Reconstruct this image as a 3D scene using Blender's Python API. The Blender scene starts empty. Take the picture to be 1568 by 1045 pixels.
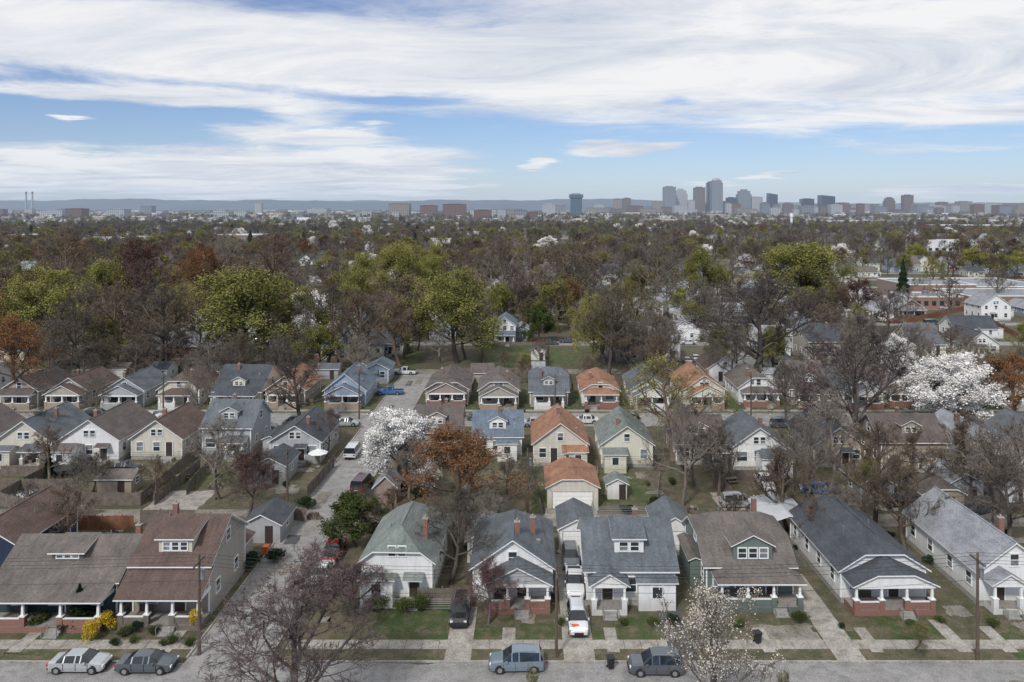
import bpy, math, random, time
import numpy as np
from mathutils import Vector
T0=time.time()
R=random.Random(11)
scene=bpy.context.scene
COL=scene.collection
rad=math.radians
# ---- survey constants: level camera 39 m above flat ground
H=39.0; F=1150.0; CX=810.0; HY=318.0
def G(u,v):
    d=H/(v-HY); return ((u-CX)*d, F*d)
def ppm(v): return (v-HY)/H

# ================= materials =================
MATS={}
def nt(name):
    m=bpy.data.materials.new(name); m.use_nodes=True
    t=m.node_tree; b=t.nodes['Principled BSDF']; MATS[name]=m
    return m,t,b
def mixc(t,fac,a,b,mode='MIX'):
    n=t.nodes.new('ShaderNodeMix'); n.data_type='RGBA'; n.blend_type=mode
    for s,val in ((0,fac),(6,a),(7,b)):
        if hasattr(val,'is_linked'): t.links.new(val,n.inputs[s])
        elif s==0: n.inputs[0].default_value=val
        else: n.inputs[s].default_value=(*val,1)
    return n.outputs[2]
def noise(t,vec,scale,detail=4,rough=.6,lo=None,hi=None):
    n=t.nodes.new('ShaderNodeTexNoise'); n.inputs['Scale'].default_value=scale
    n.inputs['Detail'].default_value=detail; n.inputs['Roughness'].default_value=rough
    if vec is not None: t.links.new(vec,n.inputs['Vector'])
    o=n.outputs['Fac']
    if lo is not None:
        m=t.nodes.new('ShaderNodeMapRange'); m.inputs[1].default_value=lo; m.inputs[2].default_value=hi
        t.links.new(o,m.inputs[0]); o=m.outputs[0]
    return o
def coords(t,kind='Object',scale=(1,1,1)):
    tc=t.nodes.new('ShaderNodeTexCoord')
    if kind=='World':
        g=t.nodes.new('ShaderNodeNewGeometry'); o=g.outputs['Position']
    else: o=tc.outputs[kind]
    mp=t.nodes.new('ShaderNodeMapping'); mp.inputs['Scale'].default_value=scale
    t.links.new(o,mp.inputs[0]); return mp.outputs[0]
def bump(t,b,h,st=.3,dist=.03):
    n=t.nodes.new('ShaderNodeBump'); n.inputs['Strength'].default_value=st; n.inputs['Distance'].default_value=dist
    t.links.new(h,n.inputs['Height']); t.links.new(n.outputs[0],b.inputs['Normal'])
def plain(name,c,rough=.7,var=.15,scale=3,metal=0,coat=0):
    m,t,b=nt(name); b.inputs['Roughness'].default_value=rough; b.inputs['Metallic'].default_value=metal
    b.inputs['Coat Weight'].default_value=coat
    if var:
        n=noise(t,coords(t),scale,5,.6,.3,.7)
        o=mixc(t,n,tuple(x*(1-var) for x in c),tuple(min(1,x*(1+var)) for x in c))
        t.links.new(o,b.inputs['Base Color'])
    else: b.inputs['Base Color'].default_value=(*c,1)
    return m
def shingle(name,c):
    m,t,b=nt(name); b.inputs['Roughness'].default_value=.9
    co=coords(t,'World')
    n1=noise(t,co,.45,5,.65,.3,.7); n2=noise(t,coords(t,'World',(2.5,2.5,6)),1.8,3,.6,.3,.7)
    n3=noise(t,coords(t,'World',(2.2,.5,.5)),1.0,4,.6,.42,.75)
    a=mixc(t,n1,tuple(x*.74 for x in c),tuple(x*1.2 for x in c))
    o=mixc(t,n2,(.72,.72,.73),(1.22,1.21,1.2)); o=mixc(t,1.0,a,o,'MULTIPLY')
    o=mixc(t,1.0,o,mixc(t,n3,(1.06,1.06,1.06),(.74,.73,.72)),'MULTIPLY')
    t.links.new(o,b.inputs['Base Color']); bump(t,b,n2,.5,.03)
def siding(name,c):
    m,t,b=nt(name); b.inputs['Roughness'].default_value=.6
    co=coords(t); st=noise(t,coords(t,'World',(1.5,1.5,.25)),1.5,5,.65,.4,.8)
    a=mixc(t,st,c,tuple(x*.8*(1,.98,.94)[i] for i,x in enumerate(c)))
    sp=t.nodes.new('ShaderNodeSeparateXYZ'); t.links.new(co,sp.inputs[0])
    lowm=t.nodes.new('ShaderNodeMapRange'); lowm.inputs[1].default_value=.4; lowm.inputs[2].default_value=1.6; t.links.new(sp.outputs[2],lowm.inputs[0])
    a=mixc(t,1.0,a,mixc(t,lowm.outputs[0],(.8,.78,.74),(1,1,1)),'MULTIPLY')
    w=t.nodes.new('ShaderNodeTexWave'); w.bands_direction='Z'; w.wave_profile='SAW'; w.inputs['Scale'].default_value=1.6
    t.links.new(co,w.inputs[0])
    o=mixc(t,1.0,a,mixc(t,w.outputs['Fac'],(.9,.9,.9),(1.03,1.03,1.03)),'MULTIPLY')
    t.links.new(o,b.inputs['Base Color']); bump(t,b,w.outputs['Fac'],.4,.02)
def brick(name,c):
    m,t,b=nt(name); b.inputs['Roughness'].default_value=.85
    bt=t.nodes.new('ShaderNodeTexBrick'); bt.inputs['Scale'].default_value=4
    bt.inputs['Color1'].default_value=(*c,1); bt.inputs['Color2'].default_value=(*[x*.65 for x in c],1)
    bt.inputs['Mortar'].default_value=(.3,.27,.24,1)
    mp=t.nodes.new('ShaderNodeMapping'); mp.inputs['Rotation'].default_value=(rad(90),0,0)
    t.links.new(coords(t),mp.inputs[0]); t.links.new(mp.outputs[0],bt.inputs[0])
    t.links.new(bt.outputs[0],b.inputs['Base Color'])
ROOFS=dict(r_grey=(.115,.13,.145),r_dark=(.065,.073,.085),r_brown=(.12,.1,.092),r_red=(.115,.078,.066),r_orange=(.3,.155,.095),
  r_light=(.27,.28,.3),r_green=(.18,.205,.19),r_tan=(.14,.122,.11),r_blue=(.13,.165,.21),r_white=(.5,.52,.54))
for k,c in ROOFS.items(): shingle(k,c)
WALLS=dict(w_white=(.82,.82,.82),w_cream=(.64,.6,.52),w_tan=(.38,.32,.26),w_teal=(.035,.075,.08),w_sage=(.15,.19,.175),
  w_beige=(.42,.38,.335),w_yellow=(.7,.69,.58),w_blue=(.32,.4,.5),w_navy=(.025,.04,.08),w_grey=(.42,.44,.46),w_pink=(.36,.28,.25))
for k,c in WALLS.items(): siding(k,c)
brick('brick',(.27,.1,.07)); brick('brick_tan',(.42,.32,.23)); brick('brick_school',(.3,.16,.11))
plain('trim',(.8,.8,.78),.5,.08); plain('trim_dark',(.08,.07,.06),.6); plain('glass',(.035,.045,.055),.12,.3,1.2); plain('glass_pale',(.2,.22,.24),.2,.4,1.5)
plain('foundation',(.3,.29,.27),.9,.25); plain('deck',(.26,.24,.22),.8,.2)
plain('door_red',(.3,.05,.03),.5,.05); plain('door_dark',(.05,.035,.03),.5,.1); plain('metal_roof',(.5,.52,.54),.4,.1,1)
plain('wood_fence',(.16,.133,.11),.9,.35,1.5); plain('wood_red',(.22,.1,.055),.9,.3,1.5); plain('pole_wood',(.11,.08,.06),.9,.3,2)
plain('wire',(.02,.02,.02),.6,0); plain('steel',(.35,.36,.37),.4,.1,metal=.6); plain('black_plastic',(.02,.02,.022),.5,0)
plain('orange_plastic',(.7,.14,.03),.5,0); plain('tyre',(.02,.02,.02),.8,0); plain('hub',(.5,.5,.52),.3,0,metal=.8)
plain('car_glass',(.02,.025,.03),.06,0,coat=.5); plain('lamp_red',(.4,.01,.01),.2,0); plain('lamp_white',(.75,.78,.8),.15,0)
CARC=dict(c_silver=(.45,.47,.48),c_grey=(.1,.115,.13),c_black=(.02,.022,.026),c_white=(.75,.76,.77),c_red=(.3,.02,.025),c_maroon=(.09,.02,.025),
  c_blue=(.05,.16,.38),c_bluegrey=(.2,.26,.31))
for k,c in CARC.items(): plain(k,c,.28,.04,1,metal=.25,coat=.8)

def ground_mat(name,cols,s1=.05,s2=.5,s3=6,bmp=.5,lo2=.45,hi2=.66):
    m,t,b=nt(name); b.inputs['Roughness'].default_value=.95
    co=coords(t,'World')
    a=mixc(t,noise(t,co,s1,6,.65,.38,.62),cols[0],cols[1])
    a=mixc(t,noise(t,co,s2,7,.7,lo2,hi2),a,cols[2])
    n3=noise(t,co,s3,3,.7,.3,.7)
    a=mixc(t,1.0,a,mixc(t,n3,(.6,.6,.6),(1.35,1.35,1.35)),'MULTIPLY')
    t.links.new(a,b.inputs['Base Color']); bump(t,b,n3,bmp,.08)
ground_mat('ground_earth',[(.055,.068,.025),(.115,.095,.065),(.095,.08,.056)],.06,.35,3)
ground_mat('lawn',[(.04,.075,.016),(.065,.08,.026),(.14,.115,.07)],.3,.7,7,lo2=.47,hi2=.62)
ground_mat('lawn_dry',[(.06,.07,.027),(.115,.095,.06),(.16,.13,.09)],.25,.8,7)
ground_mat('asphalt',[(.31,.3,.29),(.26,.25,.24),(.18,.175,.17)],.15,.9,9,.15)
ground_mat('asphalt_dark',[(.08,.08,.085),(.1,.1,.1),(.06,.06,.06)],.3,.9,9,.15)
ground_mat('alley_gravel',[(.27,.25,.22),(.2,.18,.15),(.13,.11,.08)],.2,.5,5,.3)
ground_mat('concrete',[(.4,.375,.335),(.31,.285,.25),(.21,.19,.16)],.3,.9,8,.15)

def treemat(name,c,var=.3,rough=.9):
    m,t,b=nt(name); b.inputs['Roughness'].default_value=rough
    oi=t.nodes.new('ShaderNodeObjectInfo')
    a=mixc(t,oi.outputs['Random'],tuple(x*(1-var) for x in c),tuple(x*(1+var)*(1,.96,.94)[i] for i,x in enumerate(c)))
    n=noise(t,coords(t),.45,3,.6,.3,.7)
    a=mixc(t,1.0,a,mixc(t,n,(.65,.65,.65),(1.35,1.35,1.35)),'MULTIPLY')
    t.links.new(a,b.inputs['Base Color']); b.inputs['Specular IOR Level'].default_value=.15
treemat('bark',(.145,.122,.104)); treemat('bark_light',(.18,.16,.14)); treemat('bark_dark',(.068,.058,.051)); treemat('bark_warm',(.155,.118,.09))
treemat('bark_plum',(.115,.095,.09))
treemat('leaf_bud',(.225,.225,.065),.22); treemat('leaf_green',(.06,.08,.025),.3); treemat('leaf_white',(.78,.77,.74),.06); treemat('leaf_cream',(.62,.58,.5),.1)
treemat('leaf_orange',(.25,.12,.05),.18); treemat('leaf_maroon',(.1,.05,.045),.25); treemat('leaf_purple',(.17,.11,.125),.2)
treemat('leaf_evergreen',(.02,.04,.018),.3); treemat('leaf_brown',(.18,.15,.085),.3); treemat('leaf_yellow',(.5,.36,.03),.2)

# ================= mesh helpers =================
class B:
    def __init__(s): s.v=[];s.f=[];s.m=[];s.mats=[]
    def mi(s,n):
        if n not in s.mats: s.mats.append(n)
        return s.mats.index(n)
    def poly(s,pts,mat):
        q=[]
        for p in pts:
            if not q or (Vector(p)-Vector(q[-1])).length>1e-4: q.append(tuple(p))
        if (Vector(q[0])-Vector(q[-1])).length<1e-4: q.pop()
        if len(q)<3: return
        i=len(s.v); s.v+=q; s.f.append(tuple(range(i,i+len(q)))); s.m.append(s.mi(mat))
    def box(s,x0,x1,y0,y1,z0,z1,mat,top=None):
        if x0>x1:x0,x1=x1,x0
        if y0>y1:y0,y1=y1,y0
        i=len(s.v); s.v+=[(x0,y0,z0),(x1,y0,z0),(x1,y1,z0),(x0,y1,z0),(x0,y0,z1),(x1,y0,z1),(x1,y1,z1),(x0,y1,z1)]
        k=s.mi(mat); kt=s.mi(top) if top else k
        for q,mm in (((0,3,2,1),k),((4,5,6,7),kt),((0,1,5,4),k),((1,2,6,5),k),((2,3,7,6),k),((3,0,4,7),k)):
            s.f.append(tuple(i+a for a in q)); s.m.append(mm)
    def frus(s,cx,cy,z0,z1,r0,r1,mat,n=8,axis='z'):
        i=len(s.v)
        for z,r in ((z0,r0),(z1,r1)):
            for k in range(n):
                a=2*math.pi*(k+.5)/n; p=(r*math.cos(a),r*math.sin(a))
                s.v.append((cx+p[0],cy+p[1],z) if axis=='z' else (cx+p[0],z,cy+p[1]))
        k0=s.mi(mat)
        for k in range(n):
            s.f.append((i+k,i+(k+1)%n,i+n+(k+1)%n,i+n+k)); s.m.append(k0)
        s.f.append(tuple(range(i,i+n))[::-1]); s.m.append(k0)
        s.f.append(tuple(range(i+n,i+2*n))); s.m.append(k0)
    def shell(s,pts,faces,t,mat,trim):
        ed={}
        for f in faces:
            g=[k for j,k in enumerate(f) if (Vector(pts[k])-Vector(pts[f[j-1]])).length>1e-4]
            s.poly([(pts[k][0],pts[k][1],pts[k][2]+t) for k in g],mat)
            s.poly([pts[k] for k in g][::-1],trim)
            for j in range(len(g)):
                a=tuple(round(x,4) for x in pts[g[j-1]]); b=tuple(round(x,4) for x in pts[g[j]])
                ed.setdefault(tuple(sorted((a,b))),[]).append(1)
        for (a,b),l in ed.items():
            if len(l)==1: s.poly([a,b,(b[0],b[1],b[2]+t),(a[0],a[1],a[2]+t)],trim)
    def mesh(s,name):
        me=bpy.data.meshes.new(name); me.from_pydata(s.v,[],s.f)
        for n in s.mats: me.materials.append(MATS[n])
        me.polygons.foreach_set('material_index',s.m); me.update(); return me
def link(name,data,loc=(0,0,0),rz=0,parent=None,scale=None):
    o=bpy.data.objects.new(name,data); o.location=loc; o.rotation_euler=(0,0,rz)
    if scale: o.scale=scale
    if parent: o.parent=parent
    COL.objects.link(o); return o

def roof(b,x0,x1,y0,y1,ze,pitch,ridge,mat,trim='trim',wall=None,ov=.42,clip=(0,0),t=.13):
    if ridge=='y': mp=lambda a,c,z:(c,a,z); a0,a1,c0,c1=y0,y1,x0,x1
    else: mp=lambda a,c,z:(a,c,z); a0,a1,c0,c1=x0,x1,y0,y1
    cm=(c0+c1)/2; hw=(c1-c0)/2; zr=ze+pitch*hw; ho=hw+ov; zo=ze-pitch*ov
    ln=(a1-a0)+2*ov
    ends=[]
    for k,(a,sg) in enumerate(((a0-ov,1),(a1+ov,-1))):
        c=min(clip[k],zr-zo); zc=zr-c; kk=c/pitch; ins=min(c/pitch,ln*.5-.01 if clip[0]>0 and clip[1]>0 else ln*.9)
        ends.append([mp(a,cm-ho,zo),mp(a,cm-kk,zc),mp(a+sg*ins,cm,zr),mp(a,cm+kk,zc),mp(a,cm+ho,zo)])
        if wall:
            zt=min(zr,zc+pitch*ov) if c>0 else zr; kw=(zr-zt)/pitch
            aw=a0 if k==0 else a1
            if zt>ze+.05: b.poly([mp(aw,c0,ze),mp(aw,c1,ze),mp(aw,cm+kw,zt),mp(aw,cm-kw,zt)],wall)
    pts=ends[0]+ends[1]
    faces=[(0,1,2,7,6,5),(4,3,2,7,8,9)]
    if clip[0]>0: faces.append((1,3,2))
    if clip[1]>0: faces.append((6,8,7))
    b.shell(pts,faces,t,mat,trim)
    return zr
gr=random.Random(21)
def win(b,side,w,d,s,z,ww=.9,wh=1.3,glass=None,trim='trim',off=0,cross=True):
    def bx(s0,s1,n0,n1,z0,z1,m):
        if side=='f': b.box(s0,s1,off-n1,off-n0,z0,z1,m)
        elif side=='b': b.box(s0,s1,d+n0,d+n1,z0,z1,m)
        elif side=='l': b.box(-w/2-n1,-w/2-n0,s0,s1,z0,z1,m)
        else: b.box(w/2+n0,w/2+n1,s0,s1,z0,z1,m)
    g1=glass or gr.choice(['glass','glass','glass_pale']); g2=glass or gr.choice(['glass','glass','glass_pale'])
    bx(s-ww/2,s+ww/2,.002,.03,z,z+wh/2,g1); bx(s-ww/2,s+ww/2,.002,.03,z+wh/2,z+wh,g2)
    f=.1
    bx(s-ww/2-f,s-ww/2,.003,.08,z-f,z+wh+f,trim); bx(s+ww/2,s+ww/2+f,.003,.08,z-f,z+wh+f,trim)
    bx(s-ww/2,s+ww/2,.003,.08,z-f,z,trim); bx(s-ww/2,s+ww/2,.003,.09,z+wh,z+wh+f,trim)
    if cross: bx(s-ww/2,s+ww/2,.031,.06,z+wh/2-.03,z+wh/2+.03,trim)

def house(name,u,v,w,d,wall,rf,eave=3.3,pitch=.65,ridge='y',clip=(0,0),porch=None,dormer=None,chim=None,rz=0,merged=False,
          trim='trim',nwin=None,pos=None,gwin=True,upper=False,door='door_dark',base='foundation',wing=None,gable=None):
    rr=random.Random(int(u*7+v*13)); P={}
    def part(k):
        k2='body' if merged else k
        if k2 not in P: P[k2]=B()
        return P[k2]
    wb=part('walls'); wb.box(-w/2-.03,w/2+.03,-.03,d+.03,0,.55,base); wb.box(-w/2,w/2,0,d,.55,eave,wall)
    for cx,cy in ((-w/2,0),(w/2,0),(-w/2,d),(w/2,d)): wb.box(cx-.07,cx+.07,cy-.07,cy+.07,.56,eave-.01,trim)
    rb=part('roof')
    zr=roof(rb,-w/2,w/2,0,d,eave,pitch,ridge,rf,trim,gable or wall,clip=clip)
    if ridge=='y': rb.box(-.1,.1,-.3+clip[0]/pitch,d+.3-clip[1]/pitch,zr+.1,zr+.155,rf)
    for i in range(2):
        vx=rr.uniform(.15,.3)*w*(1 if rr.random()<.5 else -1); vy=rr.uniform(.35,.8)*d
        zz=zr-pitch*abs(vx) if ridge=='y' else zr-pitch*abs(vy-d/2)
        rb.frus(vx,vy,zz,zz+.6,.06,.06,'steel',6)
    if rr.random()<.5:
        vx=.33*w; vy=.3*d; zz=(zr-pitch*abs(vx) if ridge=='y' else zr-pitch*abs(vy-d/2)); rb.box(vx-.2,vx+.2,vy-.2,vy+.2,zz,zz+.38,'steel')
    wi=part('windows'); fs=1.35
    dx=(porch or {}).get('door',rr.choice([-.12,.12,.25])*w)
    n=nwin or (3 if w>8 else 2)
    for i in range(n):
        s=-w/2+(i+.5)*w/n
        if abs(s-dx)<1.1: continue
        win(wi,'f',w,d,s,fs,1.0 if rr.random()<.6 else 1.5,1.35)
    if upper:
        for i in range(3): win(wi,'f',w,d,-w/2+(i+.5)*w/3,fs+2.8,.9,1.2)
    for side in 'lr':
        n=max(2,int(d/3.2))
        for i in range(n):
            win(wi,side,w,d,(i+.5)*d/n+rr.uniform(-.3,.3),fs+.1,.9,1.2)
            if upper: win(wi,side,w,d,(i+.5)*d/n,fs+2.9,.9,1.2)
    for i in range(2): win(wi,'b',w,d,-w/4+i*w/2,fs,.9,1.2)
    if ridge=='y' and gwin and pitch*w/2>1.6 :
        if rr.random()<.5: win(wi,'f',w,d,-.5,eave+.35,.7,.95); win(wi,'f',w,d,.5,eave+.35,.7,.95)
        else: win(wi,'f',w,d,0,eave+.35,.8,1.1)
    if ridge=='x' and pitch*d/2>1.6:
        for side in 'lr': win(wi,side,w,d,d/2,eave+.3,.9,1.1)
    db=part('door'); db.box(dx-.5,dx+.5,-.06,-.002,.6,2.7,door)
    for q in (dx-.62,dx+.5): db.box(q,q+.12,-.09,-.003,.6,2.82,trim)
    if wing:
        wg=part('wing'); x0,x1,y0,y1=wing; wg.box(x0,x1,y0,y1,0,2.8,wall)
        rg='x' if (x1-x0)>(y1-y0) else 'y'; roof(wg,x0,x1,y0,y1,2.8,.4,rg,rf,trim,wall,ov=.25,t=.1)
        if y0<0:
            c=(x0+x1)/2; wg.box(c-.45,c+.45,y0-.05,y0-.003,1.3,2.3,'glass')
            for q in (c-.55,c+.45): wg.box(q,q+.1,y0-.08,y0-.004,1.2,2.4,trim)
    if not porch:
        db.box(dx-.9,dx+.9,-1.2,-.035,0,.5,'foundation'); db.box(dx-.6,dx+.6,-1.6,-1.2,0,.25,'foundation')
        if rr.random()<.5:
            b2=part('awning'); b2.shell([(dx-1,-.1,3.0),(dx+1,-.1,3.0),(dx+1,-1.2,2.6),(dx-1,-1.2,2.6)],[(0,1,2,3)],.05,rf,trim)
    if porch:
        pb=part('porch'); pw=porch.get('w',w*.95); pd=porch.get('d',2.2); px=porch.get('x',0); pe=porch.get('eave',2.95)
        pt=porch.get('type','gable'); pm=porch.get('pier','brick'); fl=.55
        x0,x1=px-pw/2,px+pw/2
        pb.box(x0,x1,-pd,-.035,0,fl,pm,'deck')
        prf=porch.get('roof',rf); pwall=porch.get('wall',wall)
        if pt=='gable': roof(pb,x0,x1,-pd,porch.get('back',1.2),pe,porch.get('pitch',pitch*.85),'y',prf,trim,pwall,ov=.3,clip=(porch.get('clip',0),0),t=.12)
        elif pt=='hip': roof(pb,x0,x1,-pd,porch.get('back',1.5),pe,.42,'x',prf,trim,None,ov=.3,clip=(.9,.9),t=.12)
        else:
            zt=porch.get('top',pe+.9)
            pb.shell([(x0-.25,.02,zt),(x1+.25,.02,zt),(x1+.25,-pd-.35,pe-.1),(x0-.25,-pd-.35,pe-.1)],[(0,1,2,3)],.12,prf,trim)
        pb.box(x0,x1,-pd,-pd+.2,pe-.32,pe-.02,trim)
        pb.box(x0,x0+.2,-pd+.2,-.04,pe-.32,pe-.02,trim); pb.box(x1-.2,x1,-pd+.2,-.04,pe-.32,pe-.02,trim)
        n=porch.get('n',4 if pw>6 else 2); sx=porch.get('steps',dx if abs(dx-px)<pw/2-.8 else px)
        for i in range(n):
            cx=x0+.25+(pw-.5)*i/(n-1)
            pb.box(cx-.24,cx+.24,-pd-.02,-pd+.44,fl,fl+.9,pm); pb.box(cx-.29,cx+.29,-pd-.06,-pd+.48,fl+.9,fl+.98,'trim')
            pb.frus(cx,-pd+.2,fl+.98,pe-.33,.17,.13,trim,4)
            if i<n-1:
                nx=x0+.25+(pw-.5)*(i+1)/(n-1)
                if not (cx<sx<nx):
                    if porch.get('solid',True): pb.box(cx+.25,nx-.25,-pd+.05,-pd+.22,fl,fl+.7,pm); pb.box(cx+.25,nx-.25,-pd+.03,-pd+.24,fl+.7,fl+.77,'trim')
                    else:
                        pb.box(cx+.25,nx-.25,-pd+.1,-pd+.16,fl+.8,fl+.87,'trim')
                        k=cx+.4
                        while k<nx-.3: pb.box(k,k+.05,-pd+.11,-pd+.15,fl,fl+.8,'trim'); k+=.2
        for k in range(3): pb.box(sx-.65,sx+.65,-pd-.3*(k+1),-pd-.3*k-(.02 if k==0 else 0),0,fl-.18*k-.1,'foundation')
        for q in (-.72,.66):
            pb.box(sx+q,sx+q+.06,-pd-.95,-pd-.05,.75,.81,'steel'); pb.box(sx+q,sx+q+.06,-pd-.95,-pd-.89,0,.75,'steel')
        if rr.random()<.8:
            cx=px+rr.choice([-1,1])*pw*.27; pb.box(cx-.6,cx+.6,-pd*.55,-pd*.3,fl+.02,fl+.45,rr.choice(['wood_fence','trim','trim_dark'])); pb.box(cx-.6,cx+.6,-pd*.3,-pd*.25,fl+.02,fl+1.0,'trim_dark')
    if dormer:
        b3=part('dormer'); dw=dormer.get('w',2.8); ddx=dormer.get('x',0); dy=dormer.get('y',.9); dh=dormer.get('h',1.5); dwl=dormer.get('wall',wall)
        zb=eave+pitch*dy-.1
        b3.box(ddx-dw/2,ddx+dw/2,dy,d/2,zb,zb+dh,dwl)
        if dormer.get('type','gable')=='gable': roof(b3,ddx-dw/2,ddx+dw/2,dy,d/2+.4,zb+dh,.5,'y',rf,trim,dwl,ov=.28,t=.1)
        else: b3.shell([(ddx-dw/2-.3,dy-.35,zb+dh-.02),(ddx+dw/2+.3,dy-.35,zb+dh-.02),(ddx+dw/2+.3,d/2+.2,zb+dh+.75),(ddx-dw/2-.3,d/2+.2,zb+dh+.75)],[(0,1,2,3)],.12,rf,trim)
        n=dormer.get('n',3); ww=(dw-.7)/n
        for i in range(n): win(b3,'f',w,d,ddx-dw/2+.35+(i+.5)*ww,zb+.42,ww*.72,max(.4,dh-.75),off=dy)
    if chim:
        cb=part('chimney')
        for cx,cy in (chim if isinstance(chim,list) else [chim]):
            zz=zr-pitch*abs(cx) if ridge=='y' else zr-pitch*abs(cy-d/2)
            top=max(zz+1.1,zr+.35); cb.box(cx-.25,cx+.25,cy-.22,cy+.22,zz-1.0,top,'brick'); cb.box(cx-.3,cx+.3,cy-.27,cy+.27,top,top+.1,'foundation')
            cb.frus(cx,cy,top+.1,top+.35,.12,.1,'brick_tan',8)
    if merged: return P['body'].mesh(name)
    x,y=pos or G(u,v)
    e=link(name,None,(x,y,0),rz); e.empty_display_size=.5
    for k,b in P.items():
        if b.f: link(k,b.mesh(k),parent=e)
    return e
def garage(name,u,v,w,d,wall,rf,ridge='y',eave=2.5,pitch=.5,doors=1,rz=0,front=True,clip=(0,0),pos=None):
    e=link(name,None,(*(pos or G(u,v)),0),rz); b=B(); b.box(-w/2,w/2,0,d,0,eave,wall)
    link('walls',b.mesh('walls'),parent=e)
    b=B(); roof(b,-w/2,w/2,0,d,eave,pitch,ridge,rf,'trim',wall,ov=.3,clip=clip); link('roof',b.mesh('roof'),parent=e)
    b=B()
    if front:
        dw=w*.78/doors
        for i in range(doors):
            c=-w/2+(i+.5)*w/doors
            b.box(c-dw/2-.1,c+dw/2+.1,-.03,-.003,.03,2.2,'foundation')
            for k in range(4): b.box(c-dw/2,c+dw/2,-.06,-.031,.06+k*.52,.06+k*.52+.49,'trim')
    else:
        b.box(w*.1,w*.1+.9,-.05,-.003,.02,2.0,'door_dark')
    link('door',b.mesh('door'),parent=e)
    b=B(); win(b,'r',w,d,d/2,1.1,.8,.8); win(b,'l',w,d,d/2,1.1,.8,.8); link('windows',b.mesh('windows'),parent=e)

# ================= ground sheets =================
def sheet(name,x0,x1,y0,y1,z,mat,nseg=1,wob=0):
    b=B()
    if nseg==1: b.poly([(x0,y0,z),(x1,y0,z),(x1,y1,z),(x0,y1,z)],mat)
    else:
        rr=random.Random(int(x0*31+y0*17)); pts=[]
        def edge(p,q):
            for i in range(nseg):
                t=i/nseg; pts.append((p[0]+(q[0]-p[0])*t+rr.uniform(-wob,wob),p[1]+(q[1]-p[1])*t+rr.uniform(-wob,wob),z))
        edge((x0,y0),(x1,y0)); edge((x1,y0),(x1,y1)); edge((x1,y1),(x0,y1)); edge((x0,y1),(x0,y0)); b.poly(pts,mat)
    return link(name,b.mesh(name))
b=B(); N=24
xs=[-16000+32000*i/N for i in range(N+1)]; ys=[-3000+19000*i/N for i in range(N+1)]
for i in range(N):
    for j in range(N): b.poly([(xs[i],ys[j],0),(xs[i+1],ys[j],0),(xs[i+1],ys[j+1],0),(xs[i],ys[j+1],0)],'ground_earth')
link('ground',b.mesh('ground'))
XR=-26.0
RX0,RX1=XR-3.5,XR+3.5
sheet('street',-400,400,54.5,64.3,.008,'asphalt')
sheet('cross_street',RX0,RX1,64.3,176,.008,'asphalt')
sheet('residential_street',-500,RX0,134,142,.008,'asphalt'); sheet('residential_street',RX1,500,134,142,.008,'asphalt')
sheet('alley',RX1,400,91.8,95.6,.012,'alley_gravel'); sheet('alley',-400,RX0,93,97,.012,'alley_gravel')
sheet('alley',-300,200,176.01,181,.008,'alley_gravel')
for y in (212,248,286,325,364,402,440): sheet('residential_street',-400,400,y,y+6,.02,'asphalt')
sheet('side_street',52,58,182,440,.03,'asphalt')
rr=random.Random(4)
for i in range(26):
    if i<14: x=rr.uniform(-60,60); y=rr.uniform(55,63); w=rr.uniform(.5,3); l=rr.uniform(.3,1.5)
    else: x=rr.uniform(RX0+.8,RX1-2.5); y=rr.uniform(70,170); w=rr.uniform(.5,1.8); l=rr.uniform(1,5)
    sheet('road_patch',x,x+w,y,y+l,.013+.0005*i,'asphalt_dark' if i%3==0 else 'alley_gravel',nseg=4,wob=.12)
# worn earth on the yards
for i in range(46):
    x=rr.uniform(-60,60); y=rr.choice([rr.uniform(68.5,72),rr.uniform(80,91),rr.uniform(98,111),rr.uniform(98,111)])
    if abs(x-XR)<5.5: continue
    w=rr.uniform(.8,3.5); l=rr.uniform(.6,3); sheet('worn_ground',x,x+w,y,y+l,.0195+.0003*i,'ground_worn' if 'ground_worn' in MATS else 'alley_gravel',nseg=6,wob=.3)
def kerb(x0,x1,y0,y1):
    b=B(); b.box(x0,x1,y0,y1,0,.12,'concrete'); link('kerb',b.mesh('kerb'))
kerb(RX1+1,400,64.3,64.5); kerb(-400,RX0-1,64.3,64.5); kerb(-400,400,54.3,54.5)
for a,c in ((-500,RX0-1),(RX1+1,500)): kerb(a,c,133.8,134); kerb(a,c,142,142.2)
kerb(RX1,RX1+.18,65,91.5); kerb(RX0-.18,RX0,65,92.5); kerb(RX1,RX1+.18,96,133); kerb(RX0-.18,RX0,97.5,133)
kerb(RX1,RX1+.18,143,175); kerb(RX0-.18,RX0,143,175)
sheet('lawn',RX1+.4,200,64.5,90,.004,'lawn_dry',nseg=40,wob=.15); sheet('lawn',-200,RX0-.4,64.5,91,.004,'lawn_dry',nseg=40,wob=.15)
sheet('lawn',RX1+1,200,142.2,160,.004,'lawn',nseg=40,wob=.3); sheet('lawn',-200,RX0-1,142.2,160,.004,'lawn',nseg=40,wob=.3)
sheet('lawn',RX1+1,200,97,132,.004,'lawn_dry',nseg=40,wob=.3); sheet('lawn',-200,RX0-1,98,132,.004,'lawn_dry',nseg=40,wob=.3)
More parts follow.
